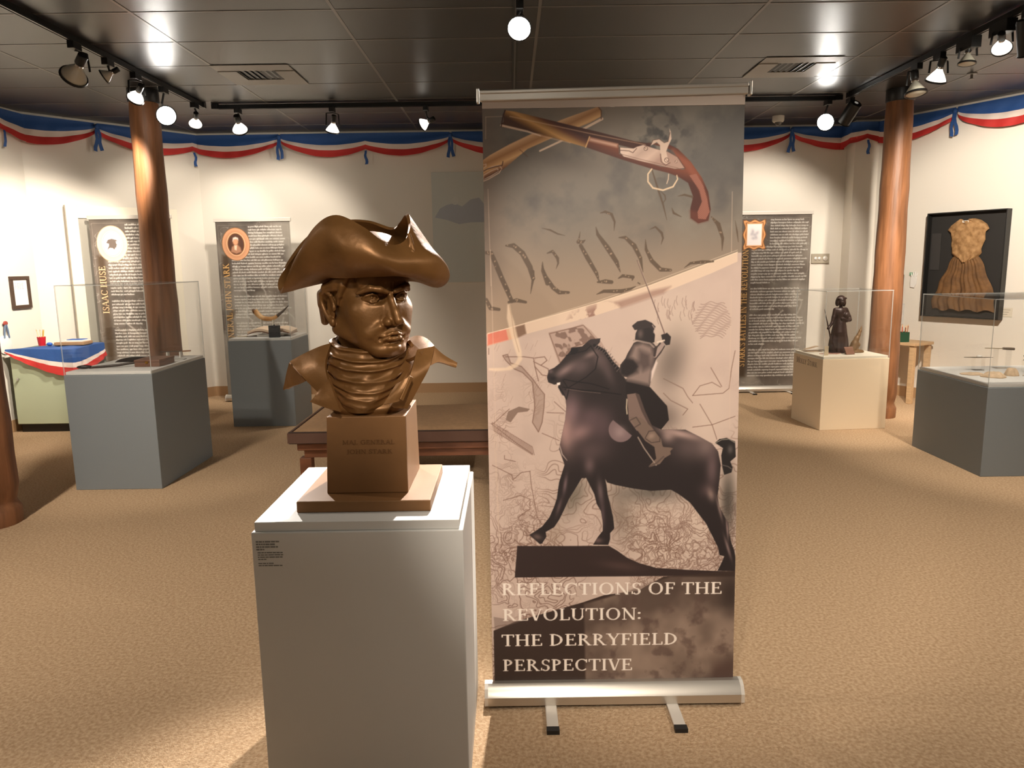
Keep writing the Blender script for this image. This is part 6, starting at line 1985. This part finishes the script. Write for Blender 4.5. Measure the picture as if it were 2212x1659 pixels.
legs = [[(0.2603, 0.7998), (0.2391, 0.7325), (0.2303, 0.6731), (0.2218, 0.6476), (0.2048, 0.6093), (0.1795, 0.5775), (0.1584, 0.5628), (0.1352, 0.5480), (0.1705, 0.5151), (0.1789, 0.5171), (0.1937, 0.5407), (0.1918, 0.5579), (0.2212, 0.5747), (0.2381, 0.6002), (0.2550, 0.6343), (0.2719, 0.6724), (0.2929, 0.7062), (0.3180, 0.7482), (0.3388, 0.7986)],
        [(0.3079, 0.8201), (0.3139, 0.7737), (0.3304, 0.7480), (0.3428, 0.7224), (0.3593, 0.6882), (0.3675, 0.6539), (0.3821, 0.6280), (0.3883, 0.5893), (0.3883, 0.5592), (0.3716, 0.5379), (0.3548, 0.5101), (0.4071, 0.5084), (0.4134, 0.5287), (0.4134, 0.5502), (0.4280, 0.5672), (0.4238, 0.6060), (0.4133, 0.6532), (0.4050, 0.6875), (0.4009, 0.7215), (0.3926, 0.7598), (0.3885, 0.8105)],
        [(0.6209, 0.7055), (0.6545, 0.6794), (0.6881, 0.6533), (0.7135, 0.6187), (0.7433, 0.5796), (0.7649, 0.5362), (0.7866, 0.4927), (0.7913, 0.4666), (0.8081, 0.4619), (0.8021, 0.4447), (0.7859, 0.4100), (0.8495, 0.4082), (0.8487, 0.4483), (0.8435, 0.4788), (0.8324, 0.5093), (0.8234, 0.5440), (0.8206, 0.5784), (0.8034, 0.6088), (0.7882, 0.6390), (0.7813, 0.6775), (0.7850, 0.7030), (0.7201, 0.7421)]]
for p in legs:
    A.poly(p, dark)
A.poly(body, dark)
full = np.zeros_like(X, dtype=np.float32)
for p in legs + [body]:
    w, m = A.mask(p)
    full[w] = np.maximum(full[w], m)
A.clip = full
for q, rx, ry, col, a, r in (
    ([(0.2819, 0.9763)], .045, .075, (96, 76, 78), .9, 0), ([(0.2610, 0.9059)], .035, .09, (132, 104, 98), .9, .1), ([(0.3144, 0.9051)], .075, .04, (120, 94, 92), .8, .5), ([(0.3475, 0.9546)], .05, .05, (74, 58, 60), .8, 0),
    ([(0.3472, 0.8418)], .08, .05, (70, 56, 56), .7, 0), ([(0.3885, 0.9248)], .05, .07, (66, 52, 54), .8, 0), ([(0.3153, 1.1282)], .05, .035, (70, 58, 58), .9, .5), ([(0.2623, 1.1167)], .05, .018, (104, 86, 84), .9, .6), ([(0.3805, 1.1517)], .03, .05, (84, 70, 68), .7, .5),
    ([(0.3480, 1.1685)], .03, .012, (108, 90, 86), .7, .4), ([(0.4049, 1.1105)], .02, .06, (66, 54, 54), .7, .4), ([(0.2134, 1.1133)], .012, .010, (80, 66, 66), .8, 0), ([(0.2213, 1.0886)], .016, .012, (20, 16, 18), .9, 0),
    ([(0.6603, 0.8915)], .10, .018, (150, 126, 118), .9, -.25), ([(0.7392, 0.8485)], .05, .05, (100, 84, 80), .8, -.6), ([(0.6773, 0.8494)], .07, .06, (84, 70, 68), .6, 0), ([(0.7610, 0.7724)], .025, .08, (82, 66, 66), .8, 0), ([(0.7415, 0.6964)], .03, .03, (64, 50, 50), .6, 0),
    ([(0.6109, 0.8881)], .03, .03, (124, 104, 98), .8, 0)):
    A.blob(*q[0], rx, ry, [c_ * 1.22 for c_ in col], a, r)
for q, rx, ry, col, a, r in (([(0.2598, 0.7237)], .008, .04, (86, 70, 72), .9, -.15), ([(0.3429, 0.7901)], .022, .035, (82, 66, 66), .8, 0), ([(0.3801, 0.6964)], .012, .05, (84, 70, 70), .8, .1), ([(0.3883, 0.6194)], .010, .06, (70, 56, 58), .7, .05), ([(0.2385, 0.6473)], .008, .04, (74, 60, 60), .8, -.3), ([(0.3715, 0.5250)], .02, .012, (78, 62, 60), .9, 0), ([(0.1624, 0.5411)], .02, .012, (86, 70, 66), .8, -.3), ([(0.7584, 0.6821)], .015, .03, (110, 92, 86), .8, .3), ([(0.7884, 0.6304)], .006, .05, (120, 100, 94), .7, .25), ([(0.8168, 0.5613)], .005, .05, (130, 108, 102), .7, .1), ([(0.8202, 0.4921)], .006, .05, (120, 100, 96), .7, .3)):
    A.blob(*q[0], rx, ry, [c_ * 1.22 for c_ in col], a, r)
A.line([(0.2421, 0.8589, 0.0031), (0.2501, 0.8294, 0.0039), (0.2665, 0.8081, 0.0016)], .004, (180, 160, 150), .8)
A.clip = None
A.poly([(0.3360, 1.2093), (0.3482, 1.2193), (0.3814, 1.2216), (0.3725, 1.2068), (0.3562, 1.1969)], (52, 43, 43))
A.poly([(0.2790, 1.1777), (0.2851, 1.1906), (0.3034, 1.1911), (0.3074, 1.1813), (0.2952, 1.1693), (0.2822, 1.1687)], (26, 22, 24))
A.line([(0.3603, 1.1988), (0.3927, 1.1801), (0.4212, 1.1389), (0.4457, 1.1140)], .010, (30, 25, 26))
for k in range(12):
    p, q = [(0.3664, 1.1967), (0.4396, 1.1161)]
    t = k / 11
    x, y = p[0] + (q[0] - p[0]) * t + .004 * math.sin(t * PI), p[1] + (q[1] - p[1]) * t + .012 * math.sin(t * PI)
    A.line([(x - .004, y - .006), (x + .005, y + .004)], .003, (92, 80, 76), .8)
for p in ([(0.2580, 1.0860), (0.2988, 1.0772), (0.3478, 1.0703), (0.4090, 1.0509)], [(0.2538, 1.0594), (0.3069, 1.0503), (0.3722, 1.0432), (0.4500, 1.0317)], [(0.2667, 1.1656), (0.2952, 1.1734), (0.3318, 1.1810), (0.3481, 1.1970)], [(0.2415, 1.0595), (0.2577, 1.0346), (0.2658, 1.0179), (0.2742, 1.0508), (0.2539, 1.0840)], [(0.3481, 1.1970), (0.3724, 1.1600), (0.3642, 1.1193), (0.3315, 1.0911), (0.2619, 1.0510)]):
    A.line(p, .0038, (24, 20, 22), .85)
A.line([(0.2660, 1.0530), (0.3191, 1.0440), (0.3804, 1.0369)], .0015, (120, 100, 92), .7)
A.poly([(0.2335, 1.0741), (0.2457, 1.0759), (0.2448, 1.0669), (0.2354, 1.0670)], (226, 210, 200))
A.line([(0.4704, 1.0273), (0.4685, 0.9859), (0.4706, 0.9652)], .004, (206, 186, 160), .8)
# saddle cloth, flap, rider
A.poly([(0.4662, 1.0850), (0.5480, 1.0550), (0.6058, 0.9901), (0.6124, 0.9423), (0.5860, 0.9093), (0.5530, 0.9265), (0.5116, 0.9853), (0.4664, 1.0191)], (34, 28, 28))
A.poly([([(0.4502, 0.9114)][0][0] + .042 * math.cos(a), [(0.4502, 0.9114)][0][1] + .043 * math.sin(a)) for a in [PI * .72 + k * PI * 1.12 / 20 for k in range(21)]], (112, 92, 92), 1)
A.blob(*[(0.4461, 0.9031)][0], .025, .025, (142, 120, 118), .8)
A.poly([(0.4704, 1.0314), (0.4990, 1.0351), (0.5198, 0.9769), (0.5530, 0.9265), (0.5407, 0.9142), (0.5037, 0.9064), (0.4769, 0.9443)], (112, 92, 84))
A.poly([(0.4970, 1.0372), (0.5113, 1.0308), (0.5321, 0.9726), (0.5592, 0.9139), (0.5510, 0.9120), (0.5198, 0.9727)], (74, 60, 56))
A.poly([(0.4789, 0.9555), (0.5199, 0.9507), (0.5530, 0.9190), (0.5863, 0.8768), (0.5914, 0.8537), (0.5948, 0.8494), (0.6195, 0.8469), (0.6270, 0.8439), (0.6176, 0.8344), (0.6198, 0.8238), (0.5992, 0.8115), (0.5829, 0.7907), (0.5540, 0.7819), (0.5465, 0.7849), (0.5703, 0.8099), (0.5638, 0.8499), (0.5327, 0.8713), (0.5079, 0.9051)], (106, 88, 78))
A.blob(*[(0.5532, 0.8877)][0], .016, .012, (140, 118, 104), .9, .5)
A.line([(0.5327, 0.8818), (0.5449, 0.9046), (0.5655, 0.9063), (0.5821, 0.8831), (0.5822, 0.8685), (0.5534, 0.8647), (0.5327, 0.8797)], .003, (60, 48, 44), .8)
A.line([(0.4810, 0.9430), (0.5015, 0.9531), (0.5160, 0.9300), (0.4955, 0.9178)], .004, (64, 52, 48), .7)
A.line([(0.5080, 0.8842), (0.5288, 0.8462), (0.5705, 0.7867)], .004, (150, 132, 120), .9)
A.line([(0.5478, 0.7828), (0.5704, 0.7930), (0.5951, 0.8158)], .006, (84, 70, 64), .9)
A.poly([(0.4922, 1.2050), (0.4841, 1.1909), (0.4720, 1.1707), (0.4639, 1.1525), (0.4477, 1.1323), (0.4437, 1.1099), (0.4539, 1.0933), (0.4702, 1.0890), (0.4682, 1.0747), (0.5459, 1.0550), (0.5499, 1.0755), (0.5537, 1.1083), (0.5677, 1.1489), (0.5838, 1.1691), (0.5978, 1.1933), (0.5794, 1.2057), (0.5674, 1.1897), (0.5592, 1.2020), (0.5470, 1.2062), (0.5104, 1.2128)], (62, 52, 50))
A.poly([(0.4943, 1.1948), (0.5226, 1.2025), (0.5511, 1.1899), (0.5595, 1.1572), (0.5517, 1.1083), (0.5459, 1.0632), (0.5111, 1.0720), (0.4703, 1.0808), (0.4682, 1.0890), (0.5069, 1.1049), (0.5108, 1.1375), (0.4802, 1.1584)], (136, 116, 108), .9, .008)
A.poly([(0.5106, 1.1824), (0.5472, 1.1655), (0.5516, 1.1247), (0.5232, 1.1087), (0.5067, 1.1376)], (70, 58, 56), .8, .010)
A.poly([(0.4497, 1.1303), (0.4660, 1.1504), (0.4904, 1.1460), (0.5068, 1.1253), (0.4906, 1.1051), (0.4702, 1.0931), (0.4498, 1.1016)], (38, 32, 32), 1, .004)
A.poly([(0.5517, 1.1083), (0.5677, 1.1448), (0.5719, 1.1366), (0.5559, 1.0877), (0.5499, 1.0755)], (206, 186, 176), .9, .003)
A.line([(0.5635, 1.1612, 0.0134), (0.5796, 1.1854, 0.0157), (0.5916, 1.2015, 0.0118)], .01, (150, 130, 122))
A.line([(0.5674, 1.1897, 0.0079), (0.5615, 1.1613, 0.0087)], .006, (60, 50, 48))
A.poly([(0.5833, 1.2300), (0.6035, 1.2370), (0.6166, 1.2234), (0.6128, 1.1971), (0.5998, 1.1953), (0.5875, 1.2117)], (44, 37, 37))
A.line([(0.5713, 1.2058), (0.5936, 1.2116)], .006, (206, 186, 170), .9)
A.poly([(0.4981, 1.2353), (0.5102, 1.2634), (0.5506, 1.2628), (0.5630, 1.2303), (0.5612, 1.2060), (0.5429, 1.2002), (0.5104, 1.2128), (0.4962, 1.2151)], (42, 36, 36))
A.blob(*[(0.5143, 1.2351)][0], .012, .02, (92, 78, 74), .9)
A.poly([(0.4859, 1.2618), (0.5040, 1.2764), (0.5303, 1.2813), (0.5526, 1.2709), (0.5648, 1.2578), (0.5589, 1.2445), (0.5426, 1.2549), (0.5102, 1.2493), (0.4948, 1.2475)], (52, 44, 43))
A.line([(0.4922, 1.2131), (0.5104, 1.2108), (0.5470, 1.2021), (0.5593, 1.1898)], .006, (150, 132, 122), .8)
A.line([(0.5547, 1.2628), (0.5629, 1.2505), (0.5589, 1.2385)], .004, (170, 150, 140), .7)
A.line([(0.5019, 1.4774, 0.0020), (0.5500, 1.3553, 0.0035), (0.5954, 1.2339, 0.0039)], .003, (92, 70, 66), .95)
A.line([(0.5051, 1.4734, 0.0008), (0.5520, 1.3553, 0.0012), (0.5970, 1.2338, 0.0012)], .001, (200, 176, 160), .6)
# tail
A.poly([(0.7699, 0.8614), (0.7841, 0.8738), (0.8088, 0.8776), (0.8379, 0.8646), (0.8414, 0.8121), (0.8227, 0.7955), (0.8314, 0.7743), (0.8276, 0.7574), (0.8029, 0.7493), (0.7962, 0.7748), (0.7913, 0.8170), (0.7970, 0.8422)], (36, 32, 31))
A.line([(0.7720, 0.8614), (0.7924, 0.8716), (0.8171, 0.8733), (0.8379, 0.8604)], .003, (140, 130, 118), .8)
A.line([(0.7981, 0.7832), (0.8147, 0.7788), (0.8273, 0.7701)], .003, (110, 98, 92), .7)
A.blob(*[(0.8219, 0.8376)][0], .012, .018, (96, 88, 84), .7)
# plinth under the horse
A.poly([(0.0929, 0.5098), (0.2626, 0.5068), (0.4092, 0.5054), (0.4386, 0.4872), (0.4722, 0.4619), (0.5143, 0.4417), (0.5733, 0.4238), (0.6828, 0.4151), (0.7838, 0.4092), (0.8504, 0.4064), (0.8507, 0.3907), (0.6830, 0.3933), (0.3461, 0.3958), (0.0825, 0.3964)], (50, 38, 36))
A.blob(*[(0.4513, 0.4326)][0], .09, .02, (74, 56, 52), .7, -.15)
# dark lower corner, mottled panel and title
A.poly([(0.0058, 0.2046), (0.0827, 0.2367), (0.3205, 0.3038), (0.3924, 0.3282), (0.5106, 0.3427), (0.5988, 0.3917), (0.8503, 0.4097), (0.8590, -0.0221), (0.0063, -0.0087)], (56, 43, 38), 1)
A.poly([(0.0093, 0.4008), (0.0850, 0.3970), (0.0854, 0.4258), (0.0097, 0.4270)], (150, 128, 118), .0)
w, m = A.mask([(0.3230, 0.2972), (0.3924, 0.3159), (0.5105, 0.3536), (0.6241, 0.3913), (0.8508, 0.3878), (0.8590, -0.0198), (0.3271, -0.0115)], .004)
mm = np.clip((fbm(X, Y, 6, 31, 4)[w] - .40) * 3.2, 0, 1)
A.mix(w, m * (.35 + .6 * mm), (138, 118, 104))
A.mix(w, m * np.clip((n3[w] - .55) * 5, 0, 1) * .6, (80, 62, 56))
A.mix(w, m * np.clip((fbm(X, Y, 5, 33, 3)[w] - .55) * 6, 0, 1) * .7, (78, 58, 52))
A.blob(*[(0.8317, 0.3267)][0], .05, .09, (52, 42, 38), .9)
A.blob(*[(0.6245, 0.3519)][0], .10, .04, (70, 56, 50), .6)
A.poly([(0.0067, 0.2556), (0.0997, 0.2365), (0.0101, 0.2068)], (110, 92, 84), .5)
wt = (226, 212, 200)
for txt, a, b, cap in (('REFLECTIONS OF THE', *[(0.0355, 0.3337), (0.8055, 0.3267)], .0425), ('REVOLUTION:', *[(0.0378, 0.2401), (0.5281, 0.2378)], .0425), ('THE DERRYFIELD', *[(0.0329, 0.1471), (0.6547, 0.1441)], .0425), ('PERSPECTIVE', *[(0.0352, 0.0550), (0.4949, 0.0515)], .0425)):
    A.text(txt, a[0], a[1], cap, b[0] - a[0], wt, 1.0, 0.0, (b[1] - a[1]) / (b[0] - a[0]))
# fine frame line
for p in ([(0.0111, 1.9415), (0.0098, 1.8728)], [(0.0142, 1.7137), (0.0184, 1.4008)], [(0.0190, 1.5181), (0.0226, 1.1571), (0.0274, 0.8466)], [(0.0252, 0.8370), (0.0319, 0.4956)], [(0.0111, 1.9415), (0.0647, 1.9427)], [(0.8122, 1.6941), (0.8131, 1.4999)], [(0.8153, 1.3873), (0.8155, 1.0633), (0.8185, 0.9058)], [(0.0265, 0.4267), (0.0300, 0.3830)], [(0.0187, 0.9375), (0.0292, 0.5819)]):
    A.line(p, .0018, (196, 172, 152), .6)


def bp(u, v):
    return BO + (u * BW) * BEX + (v * BH) * BEZ - np.array(RBT.location)


A.build('printed_panel', bp, M_print, RBT, back=.0012, gain=1.27)
P0 = lambda u, v, d=0.0: Vector(bp(np.array([u]), np.array([v]))) + Vector((0, d, 0))
# plain strip and clamp rail at the top: the rail rises a little to the right
tl, tr = P0(-.012, 1.0), P0(1.012, 1.0)
obj('header_strip', MB().bar((P0(0, 1.0) + P0(0, 1.012)) / 2 + Vector((0, -.001, .004)), (P0(1, 1.0) + P0(1, 1.012)) / 2 + Vector((0, -.001, .004)), .004, .030), mat('plain strip', 'cdbcae', .6), RBT)
ra, rb_ = P0(-.008, 1.0) + Vector((-.0, -.001, .038)), P0(1.010, 1.0) + Vector((0, -.001, .050))
mb = MB().bar(ra, rb_, .020, .034)
mb.bar(ra + Vector((0, -.011, .010)), rb_ + Vector((0, -.011, .010)), .006, .012)
obj('top_rail', mb, M_alu_w, RBT, bevel=.003)
for p in (ra, rb_):
    s_ = -1 if p is ra else 1
    obj('rail_cap', MB().box(p.x - .004 + s_ * .006, p.x + .004 + s_ * .006, p.y - .014, p.y + .014, p.z - .022, p.z + .022), M_alu, RBT, bevel=.002)
stand_parts(RBT, .855, 2.03, (-.222, .200), lean=.095)
